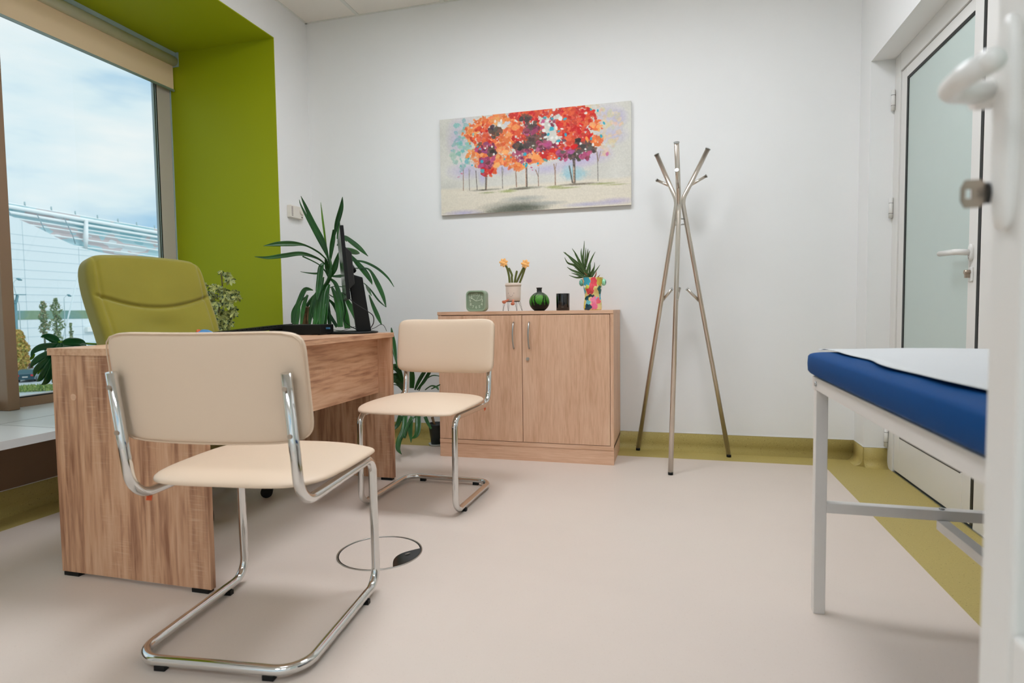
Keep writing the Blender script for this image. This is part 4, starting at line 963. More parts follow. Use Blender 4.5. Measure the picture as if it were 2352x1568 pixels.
# junction points: where each rod comes nearest to the centre
J = {'l': P(1555.0, 462, 1, 3.415), 'f': P(1559.5, 470, 1, 3.385), 'r': P(1567.0, 460, 1, 3.415)}
T = {'l': P(1508.5, 356, 1, 3.46), 'f': P(1554, 328, 1, 3.20), 'r': P(1625.5, 343, 1, 3.43)}
for k_ in 'lfr':
    o = ob('leg', rod([Ft[k_], J[k_], T[k_]]), M['brushed'], t)
    f0 = Ft[k_]; dd = (J[k_]-f0).normalized()
    bm = B(); tube(bm, [f0-Vector((0, 0, .012)), f0+dd*.002], .0128, 16); ob('foot_cap', bm, M['plastic'], o)
    bm = B(); td = (T[k_]-J[k_]).normalized(); tube(bm, [T[k_], T[k_]+td*.004], .0145, 16); ob('end_cap', bm, M['satin'], o)
def hook(a, b_, parent=None):
    bm = B(); tube(bm, [a, b_], .0078, 14); o = ob('hook', bm, M['brushed'], t); bm = B(); dd = (b_-a).normalized(); tube(bm, [b_, b_+dd*.004], .0095, 14); ob('end_cap', bm, M['satin'], o)
def along(a, b_, k): return a+(b_-a)*k
hook(along(J['l'], T['l'], .32), P(1509.5, 414, 1, 3.47)); hook(along(J['r'], T['r'], .29), P(1621.5, 404.5, 1, 3.44)); hook(along(J['f'], T['f'], .28), P(1554.5, 391, 1, 3.17))
hook(P(1521, 691, 1, along(Ft['l'], J['l'], .55).y), P(1543, 664, 1, 3.45)); hook(P(1607, 692, 1, along(Ft['r'], J['r'], .55).y), P(1579, 664, 1, 3.44)); hook(P(1555, 690, 1, along(Ft['f'], J['f'], .6).y), P(1560, 663, 1, 3.36))
bm = B()
for k_ in 'lr': tube(bm, [along(J[k_], Ft[k_], .07), along(J['f'], Ft['f'], .055)], .004, 10)
tube(bm, [along(J['l'], Ft['l'], .09), along(J['r'], Ft['r'], .09)], .004, 10); ob('bracket', bm, M['satin'], t)

# ------------------------------------------------------------------ examination couch
t = thing('examination_couch', 'blue examination couch on white legs in front of the glazed door', 'examination couch', (.66, .95, 0))
xa, xb, ya, yb = .360, .955, -.02, 1.835
bm = B()
N_ = 40
def fc_(p, u, v, s):
    z = p.z*(1 if s > 0 else .95); return Vector(((xa+xb)/2+p.x, (ya+yb)/2+p.y, .693+z))
pillow(bm, xb-xa, yb-ya, .078, n=24, q=6.0, N=40, fn=fc_); ob('mattress', bm, M['blue'], t, label='blue vinyl mattress')
bm = B(); x2, x3 = xa+.020, xb-.020
box(bm, x2, x2+.028, ya+.02, yb-.03, .622, .657); box(bm, x3-.028, x3, ya+.02, yb-.03, .622, .657); box(bm, x2+.028, x3-.028, yb-.058, yb-.03, .622, .657); box(bm, x2+.028, x3-.028, ya+.02, ya+.048, .622, .657)
ob('frame', bm, M['couchw'], t, bevel=.002)
for lx, ly in ((x2+.002, 1.762), (x3-.032, 1.762), (x2+.002, .02), (x3-.032, .02)):
    bm = B(); box(bm, lx, lx+.030, ly, ly+.030, 0, .622); lg = ob('leg', bm, M['couchw'], t, bevel=.0015)
    if lx < .5: 
        bm = B(); tube(bm, [(x2-.004, ly-.005, .640), (x2+.001, ly-.005, .640)], .007, 6); ob('bolt', bm, M['satin'], lg)
bm = B(); box(bm, x2+.032, x3-.032, 1.762, 1.790, .285, .312); ob('crossbar', bm, M['couchw'], t, bevel=.001)
bm = B(); box(bm, x2+.032, x3-.032, .022, .050, .285, .312); ob('crossbar', bm, M['couchw'], t, bevel=.001)
bm = B(); xm_ = (x2+x3)/2+.03; box(bm, xm_-.014, xm_+.014, .03, 1.764, .262, .286); ob('stretcher', bm, M['couchw'], t, bevel=.001)
bm = B(); tube(bm, [(xm_+.002, 1.776, .312), (xm_+.002, 1.776, .316)], .006, 6); ob('bolt', bm, M['satin'], t)
# paper sheet
bm = B(); n1, n2 = 20, 70; g = []
prx = random.Random(5)
for j in range(n2+1):
    v = j/n2; y = ya+.01+(yb-.012-ya)*v; row = []
    sk = .040 + .008*math.sin(v*17)+.005*math.sin(v*41+1) +.012*max(0, (v-.9)/.1)
    for i in range(n1+1):
        u = i/n1; x = xa+sk+(xb-.01-xa-sk)*u
        z = .7350+.0012*math.sin(u*9+v*4)+.001*math.sin(v*37+u*5)
        if v > .985: z -= .004
        row.append(bm.verts.new((x, y, z)))
    g.append(row)
for j in range(n2):
    for i in range(n1):
        f = bm.faces.new((g[j][i], g[j][i+1], g[j+1][i+1], g[j+1][i])); f.smooth = True
tag(ob('paper_sheet', bm, M['paper'], None, solid=.0006), 'white paper sheet spread over the blue couch', 'paper sheet')

# ------------------------------------------------------------------ floor box
fbx = Vector((-.992, 1.862, 0)); rf = .148
t = thing('floor_box', 'round steel-rimmed floor socket lid set in the beige floor', 'floor box', fbx)
bm = B()
def ring(r0, r1, z0, z1, seg=72, mi=0):
    lathe(bm, [(r0, z0), (r0, z1), (r1, z1), (r1, z0)], fbx, seg, mi)
ring(rf-.004, rf, .0003, .0025); ob('rim', bm, M['steel'], t)
bm = B(); ring(rf-.0085, rf-.004, .0003, .0012); ob('groove', bm, M['black'], t)
bm = B(); lathe(bm, [(0, .0012), (rf-.0085, .0012)], fbx, 72); ob('lid', bm, M['floor'], t)
# lens-shaped opening
a1 = P(905, 1306, 2, 0); a2 = P(962, 1260, 2, 0); A0 = math.atan2(a1.y-fbx.y, a1.x-fbx.x); A1 = math.atan2(a2.y-fbx.y, a2.x-fbx.x)
if A1 < A0: A1 += 2*PI
if A1-A0 > PI: A0 += 2*PI; A0, A1 = A1, A0
bm = B(); vs = []; ri = rf-.005
for i in range(21):
    a = A0+(A1-A0)*i/20; vs.append(Vector((fbx.x+ri*math.cos(a), fbx.y+ri*math.sin(a), .0022)))
p0, p1 = vs[-1], vs[0]; mid = (p0+p1)/2; inn = (fbx-mid); inn.z = 0; inn.normalize()
inner_pts = [p0+(p1-p0)*(i/20)+inn*(.040*math.sin(PI*i/20)) for i in range(1, 20)]
f = bm.faces.new([bm.verts.new(v) for v in vs+inner_pts]); bmesh.ops.triangulate(bm, faces=[f]); op_ = ob('cable_opening', bm, M['screen'], t, label='glossy black lens-shaped insert')
bm = B(); quad(bm, [mid+inn*.012+Vector((x, y, .0028)) for x, y in ((-.006, .012), (.003, .016), (.010, .030), (.002, .026))]); ob('socket_part', bm, M['steel'], op_)

# ------------------------------------------------------------------ yucca in the corner behind the desk
def C2(x, y): return (560+x/3.2675, 420+y/3.2675)     # from the enlarged view of the photo
YP = 3.16
t = thing('yucca_plant', 'tall yucca with long arching leaves behind the desk in the corner', 'potted plant', (-2.10, 3.20, 0))
bm = B(); lathe(bm, [(0, 0), (.11, 0), (.135, .22), (.14, .23), (.13, .23), (.12, .20), (0, .20)], (-2.10, 3.28, 0), 40); ob('pot', bm, M['terra'], t)
bm = B(); lathe(bm, [(0, .205), (.118, .205), (.118, .195)], (-2.10, 3.28, 0), 30); ob('soil', bm, M['soil'], t)
bm = B()
tube(bm, [(-2.12, 3.28, .2), P(*C2(450, 1050), 1, 3.24), P(*C2(458, 930), 1, 3.22)], [.024, .023, .021], 16)
tube(bm, [(-2.07, 3.28, .2), P(*C2(487, 1050), 1, 3.24), P(*C2(485, 930), 1, 3.22)], [.013, .013, .012], 12); ob('cane', bm, M['cane'], t, label='brown cut cane')
bm = B(); tube(bm, catmull([P(*C2(475, 920), 1, 3.2), P(*C2(520, 860), 1, 3.19), P(*C2(590, 800), 1, 3.18), P(*C2(640, 720), 1, 3.16), P(*C2(655, 640), 1, 3.16), P(*C2(640, 560), 1, 3.16)], 5), [.011]*10+[.012]*10+[.009]*6, 12); ob('stem', bm, M['yucca'], t)
YL = [
 ([(650,700,20),(630,640,40),(618,590,24),(612,560,6)], 3.12, 0), ([(655,700,20),(680,640,44),(700,570,30),(712,520,6)], 3.10, 0), ([(640,760,20),(620,820,44),(610,920,50),(604,1060,36)], 3.06, 0), ([(600,800,20),(560,900,40),(545,1000,44),(530,1075,30)], 3.0, 0), ([(660,780,16),(700,880,44),(716,980,50),(724,1080,40)], 2.98, 0), ([(480,840,16),(455,900,30),(440,980,30),(430,1060,16)], 2.99, 0), ([(650,720,16),(690,760,30),(720,860,36),(735,960,30),(740,1040,10)], 3.05, 0), ([(640,740,16),(560,820,34),(520,900,40),(500,1000,30),(495,1060,16)], 3.1, 0), # (points with widths in the enlarged view), tip depth, bright
 ([(640,600,10),(600,450,30),(520,300,34),(460,170,22),(428,98,2)], 3.10, 1), ([(630,560,8),(560,420,24),(480,270,20),(430,170,10),(415,125,2)], 3.22, 0), ([(625,560,8),(610,420,14),(592,280,14),(577,145,2)], 3.15, 2),
 ([(645,600,10),(660,480,34),(672,400,30),(672,350,10)], 3.1, 0), ([(680,400,10),(700,300,36),(730,190,34),(740,105,3)], 3.05, 0), ([(700,420,8),(712,350,22),(720,295,3)], 3.2, 0),
 ([(625,580,8),(560,520,12),(460,468,14),(360,455,38),(250,458,34),(147,472,2)], 2.92, 0), ([(640,650,8),(600,600,10),(540,560,16),(430,530,30),(300,545,34),(180,560,22),(80,553,2)], 2.90, 0), ([(630,680,8),(560,610,8),(440,550,10)], 3.1, 0),
 ([(640,720,10),(600,650,10),(555,678,14),(480,675,8),(425,665,2)], 3.1, 0), ([(605,600,8),(580,630,40),(568,720,44),(556,810,34),(550,880,6)], 3.05, 0), ([(600,705,8),(585,760,24),(560,840,30),(530,950,22),(520,1020,8)], 3.1, 0),
 ([(520,805,6),(460,800,34),(420,880,40),(390,980,40),(375,1060,28)], 3.08, 0), ([(470,850,8),(420,900,20),(410,980,26),(400,1060,20)], 3.0, 0), ([(400,900,14),(370,970,26),(365,1050,20)], 3.15, 0), ([(600,790,24),(592,880,50),(583,980,56),(576,1070,44)], 3.02, 0), ([(545,850,20),(540,950,34),(538,1060,36)], 3.12, 0), ([(520,860,16),(515,960,24),(512,1010,12)],3.1,0),
 ([(640,850,10),(630,900,24),(640,1000,30),(645,1075,24)], 3.16, 0), ([(620,860,8),(680,920,26),(720,1020,26),(735,1080,20)], 3.1, 0), ([(620,940,10),(650,1000,24),(700,1080,24)], 3.14, 0), ([(730,820,20),(745,920,44),(765,1010,50),(778,1090,44)], 3.0, 0),
 ([(740,820,10),(790,910,36),(830,980,42),(868,1080,24)], 3.0, 0), ([(710,440,8),(750,405,26),(820,450,36),(880,500,30),(932,550,3)], 3.0, 0), ([(700,470,8),(730,430,20),(760,425,14),(770,440,6)], 3.1, 0), ([(715,500,14),(780,505,40),(840,520,36),(868,528,8)], 2.95, 0),
 ([(790,530,12),(850,600,34),(910,670,40),(950,730,24),(963,762,3)], 3.05, 0), ([(720,590,6),(800,583,8),(900,592,16),(1000,640,18),(1080,710,14),(1127,780,3)], 3.0, 0), ([(760,640,6),(860,640,8),(940,650,14),(1000,750,34),(1045,850,28),(1068,932,4)], 2.98, 0),
 ([(900,750,6),(950,800,10),(1010,880,12),(1065,930,3)], 3.08, 0), ([(920,770,14),(935,800,22),(958,845,5)], 3.0, 0), ([(940,840,8),(970,920,26),(1005,1000,30),(1033,1062,8)], 2.98, 0), ([(630,790,6),(690,775,6),(770,790,7),(850,850,5)], 3.1, 0), ([(630,830,6),(680,860,8),(760,880,6)], 3.12, 0),
 ([(640,700,6),(700,700,20),(770,700,30),(820,740,30),(850,810,20)], 3.05, 0)]
for pts_, yt, br_ in YL:
    bm = B(); pp = [(*C2(a, b_), w_/3.2675) for a, b_, w_ in pts_]; leaf(bm, pp, 1, 3.17, yt, .22, 6)
    ob('leaf', bm, M['yuccal'] if br_ == 2 else M['yucca'], t, solid=.0015)

# second yucca low between desk and cabinet
def C4(x, y): return (860+x/4.9, 740+y/4.9)
t = thing('dracaena_plant', 'dark green leafy plant drooping low between the desk and cabinet', 'potted plant', (-1.72, 3.28, 0))
bm = B(); lathe(bm, [(0, 0), (.10, 0), (.12, .20), (.11, .20), (.10, .18), (0, .18)], (-1.78, 3.30, 0), 36); ob('pot', bm, M['terra'], t)
bm = B(); lathe(bm, [(0, .185), (.10, .185), (.10, .175)], (-1.78, 3.30, 0), 30); ob('soil', bm, M['soil'], t)
bm = B(); tube(bm, [(-1.78, 3.30, .18), P(*C4(330, 800), 1, 3.25), P(*C4(340, 720), 1, 3.24)], [.016, .014, .012], 12); ob('stem', bm, M['cane'], t)
for pts_, yt in (([(190,60,10),(215,250,60),(245,440,20),(262,520,4)], 3.1), ([(335,720,20),(280,560,60),(230,500,70),(205,530,40)], 3.15), ([(330,750,20),(290,640,50),(230,600,60),(212,680,20)], 3.2), ([(320,770,14),(260,710,12),(212,700,6)], 3.15), ([(330,760,20),(290,700,50),(230,650,44)],3.1),
                ([(420,740,50),(425,640,60),(420,560,50),(410,535,30)], 3.2), ([(455,760,20),(500,660,40),(560,560,40),(585,535,20)], 3.15), ([(480,760,16),(560,660,36),(620,560,34),(640,530,10)], 3.2), ([(500,770,10),(560,660,12),(650,600,12),(730,605,8)], 3.15), ([(570,760,12),(640,715,14),(700,730,24),(720,760,10)], 3.1), ([(640,750,10),(700,720,16),(740,700,10)], 3.18),
                ([(330,760,20),(345,650,30),(350,560,40)], 3.2), ([(300,1050,60),(260,1150,50),(225,1200,20)], 3.2), ([(345,1050,60),(330,1200,60),(280,1320,60),(265,1420,50),(305,1485,6)], 3.0), ([(460,1060,14),(380,1150,26),(340,1260,50),(330,1300,40)], 3.1), ([(410,1090,50),(400,1200,56),(410,1300,30),(412,1350,6)], 3.05),
                ([(490,1050,60),(490,1180,66),(470,1270,50),(420,1305,10)], 3.1), ([(570,1060,40),(600,1130,36),(640,1200,20)], 3.15), ([(420,1060,30),(370,1160,20),(340,1280,12)], 3.1)):
    bm = B(); pp = [(*C4(a, b_), w_/4.9) for a, b_, w_ in pts_]; leaf(bm, pp, 1, 3.24, yt, .22, 6); ob('leaf', bm, M['yucca'], t, solid=.0015)
# small black pot on a saucer by the cabinet
pf = P(1004, 1020, 2, .004); pf = Vector((pf.x, pf.y, 0))
t = thing('nursery_pot', 'small black ribbed plant pot on a clear saucer beside the cabinet', 'plant pot', pf)
bm = B(); lathe(bm, [(0, 0), (.045, 0), (.055, .012), (.052, .013), (.043, .004), (0, .004)], pf, 36); ob('saucer', bm, M['saucer'], t, label='clear plastic saucer')
bm = B(); lathe(bm, [(0, .005), (.036, .005), (.052, .125), (.055, .128), (.055, .140), (.050, .140), (.047, .12), (0, .12)], pf, 36)
for v in bm.verts:
    if .01 < v.co.z < .12: pass
o = ob('pot', bm, M['dpot'], t)
bm = B(); tube(bm, [pf+Vector((-.01, 0, .12)), pf+Vector((-.022, 0, .150)), pf+Vector((-.030, 0, .178))], [.008, .008, .010], 10); ob('cane', bm, M['cane'], t, label='cut brown cane stub')

# ------------------------------------------------------------------ schefflera on the window bench
def C5(x, y): return (440+x/7.838, 600+y/7.838)
ys = 2.98
sp = P(*C5(540, 1200), 1, ys); t = thing('schefflera_plant', 'variegated umbrella plant on the bench in front of the green wall', 'potted plant', (sp.x, ys, .385))
bm = B(); lathe(bm, [(0, 0), (.055, 0), (.075, .12), (.078, .125), (.070, .125), (.066, .11), (0, .11)], (sp.x, ys, .385), 32); ob('pot', bm, M['terra'], t)
bm = B(); tube(bm, catmull([(sp.x, ys, .49), P(*C5(545, 1250), 1, ys), P(*C5(490, 820), 1, ys), P(*C5(550, 680), 1, ys), P(*C5(560, 500), 1, ys), P(*C5(530, 200), 1, ys)], 5), [.006]*15+[.004]*11, 8)
def mixleaf(name):
    tt = NT(name); tcn = tt.add('ShaderNodeTexCoord'); nn_ = tt.add('ShaderNodeTexNoise', i_Scale=55.0, i_Detail=2.0); tt.link(tcn.outputs['Object'], nn_.inputs['Vector'])
    rr_ = tt.add('ShaderNodeValToRGB'); e_ = rr_.color_ramp.elements; e_[0].position = .40; e_[0].color = (*lin((52, 78, 24)), 1); e_[1].position = .47; e_[1].color = (*lin((188, 190, 110)), 1)
    tt.link(nn_.outputs[0], rr_.inputs[0]); tt.link(rr_.outputs[0], tt.b.inputs['Base Color']); tt.b.inputs['Roughness'].default_value = .45; return tt.m
sm = ob('stem', bm, M['stem'], t)
ml = mixleaf('variegated_leaf'); rr2 = random.Random(11)
for cxs, cys, r_, dz in ((530,190,55,0), (640,230,75,.02), (690,320,95,-.03), (215,420,80,.02), (400,450,90,0), (580,530,105,-.03), (270,600,90,0), (330,560,80,.04), (770,560,95,-.02), (690,660,95,.02), (820,640,80,-.04), (640,740,115,-.05), (300,780,95,.0), (230,730,70,.03), (520,900,100,0), (700,920,110,-.03), (540,1030,120,-.06), (340,980,90,0), (330,1100,80,.0), (650,1090,110,-.05), (400,1200,90,-.02), (560,1180,120,-.05), (350,700,70,.03), (420,620,70,.05), (760,850,80,.0), (470,470,90,-.04), (180,640,80,-.02), (430,760,90,-.05), (600,640,90,-.06), (380,880,90,-.05), (620,980,100,-.02), (260,880,80,-.03), (440,1100,90,-.07), (760,930,80,-.05), (480,1250,90,-.05), (300,1000,80,-.06)):
    r_ *= 1.25
    bm = B(); k_ = rr2.randint(6, 8); off = rr2.uniform(0, 6)
    for i in range(k_):
        a = off+2*PI*i/k_; ex, ey = cxs+r_*math.cos(a), cys+r_*(math.sin(a)*.75+.30)
        pp = [(*C5(cxs, cys), 1.0), (*C5((cxs*.6+ex*.4), (cys*.6+ey*.4)-4), r_*.36/7.838), (*C5(cxs*.3+ex*.7, cys*.3+ey*.7), r_*.40/7.838), (*C5(ex, ey), .6)]
        leaf(bm, pp, 1, ys+dz, ys+dz+rr2.uniform(-.03, .03), .25, 3)
    ob('leaf_cluster', bm, ml, t, solid=.0008)
    bm = B(); 
    tube(bm, [P(*C5(cxs, cys), 1, ys+dz), P(*C5(540 if cys < 600 else 510, cys+90), 1, ys)], .0012, 6); ob('leaf_stalk', bm, M['stem'], sm)

# ------------------------------------------------------------------ monstera on the bench
def C6(x, y): return (x/6.03, 660+y/6.03)
mp_ = P(*C6(830, 765), 0, -2.86); t = thing('monstera_plant', 'monstera with one big split leaf on the bench by the window', 'potted plant', (-2.80, 2.62, .385))
bm = B(); lathe(bm, [(0, 0), (.07, 0), (.09, .14), (.093, .145), (.085, .145), (.08, .13), (0, .13)], (-2.80, 2.62, .385), 32); ob('pot', bm, M['terra'], t)
bm = B(); tube(bm, catmull([(-2.80, 2.62, .51), (-2.84, 2.58, .66), tuple(mp_+Vector((0, .03, .0))), tuple(mp_)], 6), .005, 10); ob('stalk', bm, M['yuccal'], t)
bm = B(); xl = -2.86
LB = [([(838,772,40),(815,840,110),(780,930,130),(770,1040,100)], -2.83), ([(835,775,30),(760,720,110),(660,680,90),(600,672,40),(563,690,4)], -2.88), ([(850,770,30),(930,760,110),(1040,755,120),(1140,770,90),(1196,818,8)], -2.80),
      ([(850,800,40),(930,835,70),(1040,850,60),(1160,850,10)], -2.80),
      ([(820,790,50),(700,810,90),(560,830,90),(460,890,60),(430,970,8)], -2.84), ([(790,850,50),(670,910,80),(540,980,90),(460,1050,70),(425,1110,10)], -2.80), ([(770,900,50),(660,990,80),(560,1080,90),(490,1160,70),(470,1240,8)], -2.78),
      ([(780,930,60),(700,1040,90),(620,1160,90),(560,1260,70),(510,1300,8)], -2.76), ([(790,960,60),(740,1080,90),(690,1200,100),(640,1300,80),(575,1345,8)], -2.75), ([(840,900,60),(800,1050,90),(760,1200,90),(740,1320,40)], -2.75), ([(840,775,20),(800,830,50),(770,900,60),(780,1000,40)], -2.84)]
for pp_, xt in LB: leaf(bm, [(*C6(a, b_), w_/6.03) for a, b_, w_ in pp_], 0, xl, xt, .12, 6)
ob('leaf', bm, M['monst'], t, solid=.0015, label='large dark split leaf')
bm = B()
for pp_ in ([(420,1000,20),(450,960,50),(480,920,20)], [(520,1200,20),(580,1120,40),(650,1010,16)]): leaf(bm, [(*C6(a, b_), w_/6.03) for a, b_, w_ in pp_], 0, -2.90, -2.90, .1, 5)
ob('leaf', bm, M['yuccal'], t, solid=.001, label='smaller light green leaf')

# ------------------------------------------------------------------ outside
GZ = -6.8
bm = B(); quad(bm, [(-260, -80, GZ), (-3.9, -80, GZ), (-3.9, 260, GZ), (-260, 260, GZ)])
struct('ground', bm, pbr('asphalt', (176, 186, 188), .8, noise=.08, nscale=.3))
# white building: slab with a sweeping top edge
XB = -96.0
top = [(-260, 440), (-60, 470), (15, 492), (40, 502), (70, 515), (100, 529), (130, 545), (160, 559), (195, 571), (230, 579), (260, 584), (300, 590), (380, 598), (520, 610), (620, 620)]
tw = [P(a, b_, 0, XB) for a, b_ in top]
t = thing('white_building', 'large pale panelled building with a sweeping roofline across the street', 'building', (XB, 60, GZ))
mfac = pbr('pale_facade', (236, 244, 246), .5, noise=.02, nscale=.1)
bm = B(); fr_, bk = [], []
for p in tw: fr_.append((bm.verts.new((XB, p.y, GZ)), bm.verts.new((XB, p.y, p.z)))); bk.append((bm.verts.new((XB-16, p.y, GZ)), bm.verts.new((XB-16, p.y, p.z))))
for i in range(len(tw)-1):
    bm.faces.new((fr_[i][0], fr_[i+1][0], fr_[i+1][1], fr_[i][1])); bm.faces.new((fr_[i][1], fr_[i+1][1], bk[i+1][1], bk[i][1])); bm.faces.new((bk[i][0], bk[i][1], bk[i+1][1], bk[i+1][0]))
bmesh.ops.recalc_face_normals(bm, faces=bm.faces); fac = ob('facade', bm, mfac, t)
bm = B(); mline = pbr('facade_joint', (204, 220, 226), .6)
def topz(y):
    for a, b_ in zip(tw, tw[1:]):
        if a.y <= y <= b_.y: return a.z+(b_.z-a.z)*(y-a.y)/(b_.y-a.y)
    return 0
for zz in [P(100, v_, 0, XB).z for v_ in (545, 565, 578, 600, 622, 641, 660, 677, 693, 752, 772, 792, 812)]:
    y_s = tw[0].y
    ye_ = next((p.y for p in tw if p.z < zz), tw[-1].y)
    if zz > tw[2].z: continue
    ys_ = [tw[0].y+k*.5 for k in range(int((tw[-1].y-tw[0].y)/.5))]; ok = [y for y in ys_ if topz(y) > zz+.1]
    if ok: box(bm, XB-.01, XB+.03, ok[0], ok[-1], zz-.04, zz+.04)
for px_ in (62, 188, 20):
    y = P(px_, 720, 0, XB).y; box(bm, XB-.01, XB+.03, y-.03, y+.03, GZ, topz(y)-.1)
ob('panel_joint', bm, mline, fac)
ztop, zbot = P(100, 713, 0, XB).z, P(100, 733, 0, XB).z
tt = NT('ribbon_window_glass'); tcn = tt.add('ShaderNodeTexCoord'); nn_ = tt.add('ShaderNodeTexNoise', i_Scale=.16, i_Detail=4.0); tt.link(tcn.outputs['Object'], nn_.inputs['Vector'])
rr_ = tt.add('ShaderNodeValToRGB'); e_ = rr_.color_ramp.elements; e_[0].position = .38; e_[0].color = (*lin((110, 158, 168)), 1); e_[1].position = .58; e_[1].color = (*lin((134, 160, 130)), 1); tt.link(nn_.outputs[0], rr_.inputs[0]); tt.link(rr_.outputs[0], tt.b.inputs['Base Color']); tt.b.inputs['Roughness'].default_value = .2
bm = B(); box(bm, XB-.02, XB+.06, tw[1].y, tw[-1].y, zbot, ztop); ob('ribbon_window', bm, tt.m, t)
ye1, ye2 = P(195, 756, 0, XB).y, P(380, 756, 0, XB).y
bm = B(); za = P(200, 756, 0, XB).z; box(bm, XB, XB+.6, ye1, ye2, za-.4, za+.4); ob('entrance_canopy', bm, pbr('entrance_white', (250, 250, 246), .5), t)
bm = B(); za = P(200, 788, 0, XB).z; box(bm, XB, XB+.08, ye1+.4, ye2, GZ, za); ob('entrance_glass', bm, pbr('entrance_glass', (150, 196, 204), .3), t)
# glazed hall behind with white horizontal tubes
XG = -126.0
t = thing('glazed_hall', 'long glazed building with white horizontal fins behind the pale building', 'building', (XG, 80, GZ))
def roofline(px_): return 462+(px_-14)*.1755
p_l, p_r = P(-200, roofline(-200)+3, 0, XG), P(560, roofline(560)+3, 0, XG)
bm = B(); pl_ = [(-200, 560), (560, roofline(560)+40)]
q = [P(-200, roofline(-200)+4, 0, XG-.6), P(560, roofline(560)+4, 0, XG-.6), P(560, 720, 0, XG-.6), P(-200, 720, 0, XG-.6)]
vv = [bm.verts.new(p) for p in q]; v3 = [bm.verts.new(p+Vector((-12, 0, 0))) for p in q]; bm.faces.new(vv); bm.faces.new(v3[::-1])
for i in range(4): bm.faces.new((vv[i], vv[(i+1) % 4], v3[(i+1) % 4], v3[i]))
bmesh.ops.recalc_face_normals(bm, faces=bm.faces)
tt = NT('hall_glass'); tcn = tt.add('ShaderNodeTexCoord'); mpn = tt.add('ShaderNodeMapping'); mpn.inputs['Scale'].default_value = (1, .10, .35); tt.link(tcn.outputs['Object'], mpn.inputs[0])
nn_ = tt.add('ShaderNodeTexNoise', i_Scale=1.0, i_Detail=2.0); tt.link(mpn.outputs[0], nn_.inputs['Vector'])
rr_ = tt.add('ShaderNodeValToRGB'); e_ = rr_.color_ramp.elements; rr_.color_ramp.interpolation = 'CONSTANT'; e_[0].position = .0; e_[0].color = (*lin((160, 204, 212)), 1); e_[1].position = .52; e_[1].color = (*lin((214, 200, 200)), 1); z_ = e_.new(.44); z_.color = (*lin((188, 218, 224)), 1); z_ = e_.new(.60); z_.color = (*lin((222, 230, 232)), 1)
tt.link(nn_.outputs[0], rr_.inputs[0]); tt.link(rr_.outputs[0], tt.b.inputs['Base Color']); tt.b.inputs['Roughness'].default_value = .4
ob('glazing', bm, tt.m, t)
mfin = pbr('white_fins', (246, 250, 250), .5)
for off, sl, r_ in ((3, .1755, .16), (11, .1755, .55), (24, .168, .42), (36, .160, .20), (46, .150, .22), (63, .142, .24), (82, .132, .24), (100, .122, .2)):
    bm = B(); tube(bm, [P(x, 462+off+(x-14)*sl, 0, XG) for x in (-200, 14, 200, 380, 560)], r_*.72, 10); ob('roof_fin', bm, mfin, t)
bm = B(); tube(bm, [P(198, 505, 0, XG+.5), P(197, 545, 0, XG+.5), P(197, 572, 0, XG+.5)], [.36, .5, .3], 12); ob('column', bm, mfin, t)
bm = B()
for x in (57, 118, 173, 224, 271, 314, 355): a = P(x, roofline(x)+3, 0, XG); tube(bm, [a, a+up*.8], .14, 6)
ob('roof_post', bm, pbr('fin_grey', (170, 196, 200), .5), t)
bm = B()
for x, yy in ((20, 484), (85, 492), (147, 500)): tube(bm, [P(x, yy, 0, XG+.8), P(x+20, yy+40, 0, XG+.8), P(x+26, yy+60, 0, XG+.8)], .09, 6)
ob('tie_rod', bm, pbr('rod_grey', (150, 176, 184), .5), t)

# lamp posts
mpost = pbr('blue_grey_post', (104, 150, 160), .5)
def gxy(px_, py_, dist_x): return P(px_, py_, 0, dist_x)
def post(name, label, base_px, x_plane, segs, group=None, r=.09):
    b0 = P(base_px[0], base_px[1], 0, x_plane); t = thing(name, label, 'lamp post', (b0.x, b0.y, GZ), group=group)
    bm = B(); a = P(*segs[0], 0, x_plane); tube(bm, [(b0.x, b0.y, GZ), b0, a], r, 8); ob('pole', bm, mpost, t); return t
t = post('lamp_post', 'street lamp with a forked top and flat bar, left side of the window view', (39, 790), -84, [(35, 698)], r=.2)
bm = B(); a = P(35, 698, 0, -84)
tube(bm, catmull([a, P(38, 688, 0, -84), P(40, 678, 0, -84)], 4), .17, 8); tube(bm, catmull([a, P(30, 688, 0, -84), P(28, 678, 0, -84)], 4), .13, 8); ob('fork', bm, mpost, t)
bm = B(); a = P(42, 676.5, 0, -84); box(bm, a.x-.2, a.x+.2, P(26, 676, 0, -84).y, P(57, 677, 0, -84).y, a.z-.05, a.z+.06); ob('lamp_head', bm, mpost, t)
for lab, ax_, pts_ in (('thin curved street lamp left of the slender trees', -88, [(44, 700), (30, 652), (34, 644), (43, 641), (50, 643)]), ('thin curved street lamp above the slender trees', -88, [(150, 760), (147, 684), (152, 679), (158, 678), (163, 680)])):
    b0 = P(pts_[0][0], pts_[0][1], 0, ax_); tl_ = thing('street_lamp', lab, 'street lamp', (b0.x, b0.y, GZ))
    bm = B(); tube(bm, [(b0.x, b0.y, GZ), b0]+[P(a, b_, 0, ax_) for a, b_ in pts_[1:-1]], .05, 6); ob('pole', bm, pbr('pale_post', (186, 204, 208), .5), tl_)
    bm = B(); a, b_ = P(*pts_[-2], 0, ax_), P(*pts_[-1], 0, ax_); tube(bm, [a+(a-b_)*.8, a, b_], [.06, .19, .1], 8); ob('lamp_head', bm, mpost, tl_)
bm = B(); a, b_ = P(156, 731, 0, -91), P(182, 622, 0, -91); tube(bm, [a+(a-b_)*.9, a, b_], .10, 8); mast = ob('mast', bm, pbr('mast_white', (228, 240, 242), .5)); tag(mast, 'thin white slanting mast in front of the pale building', 'mast')
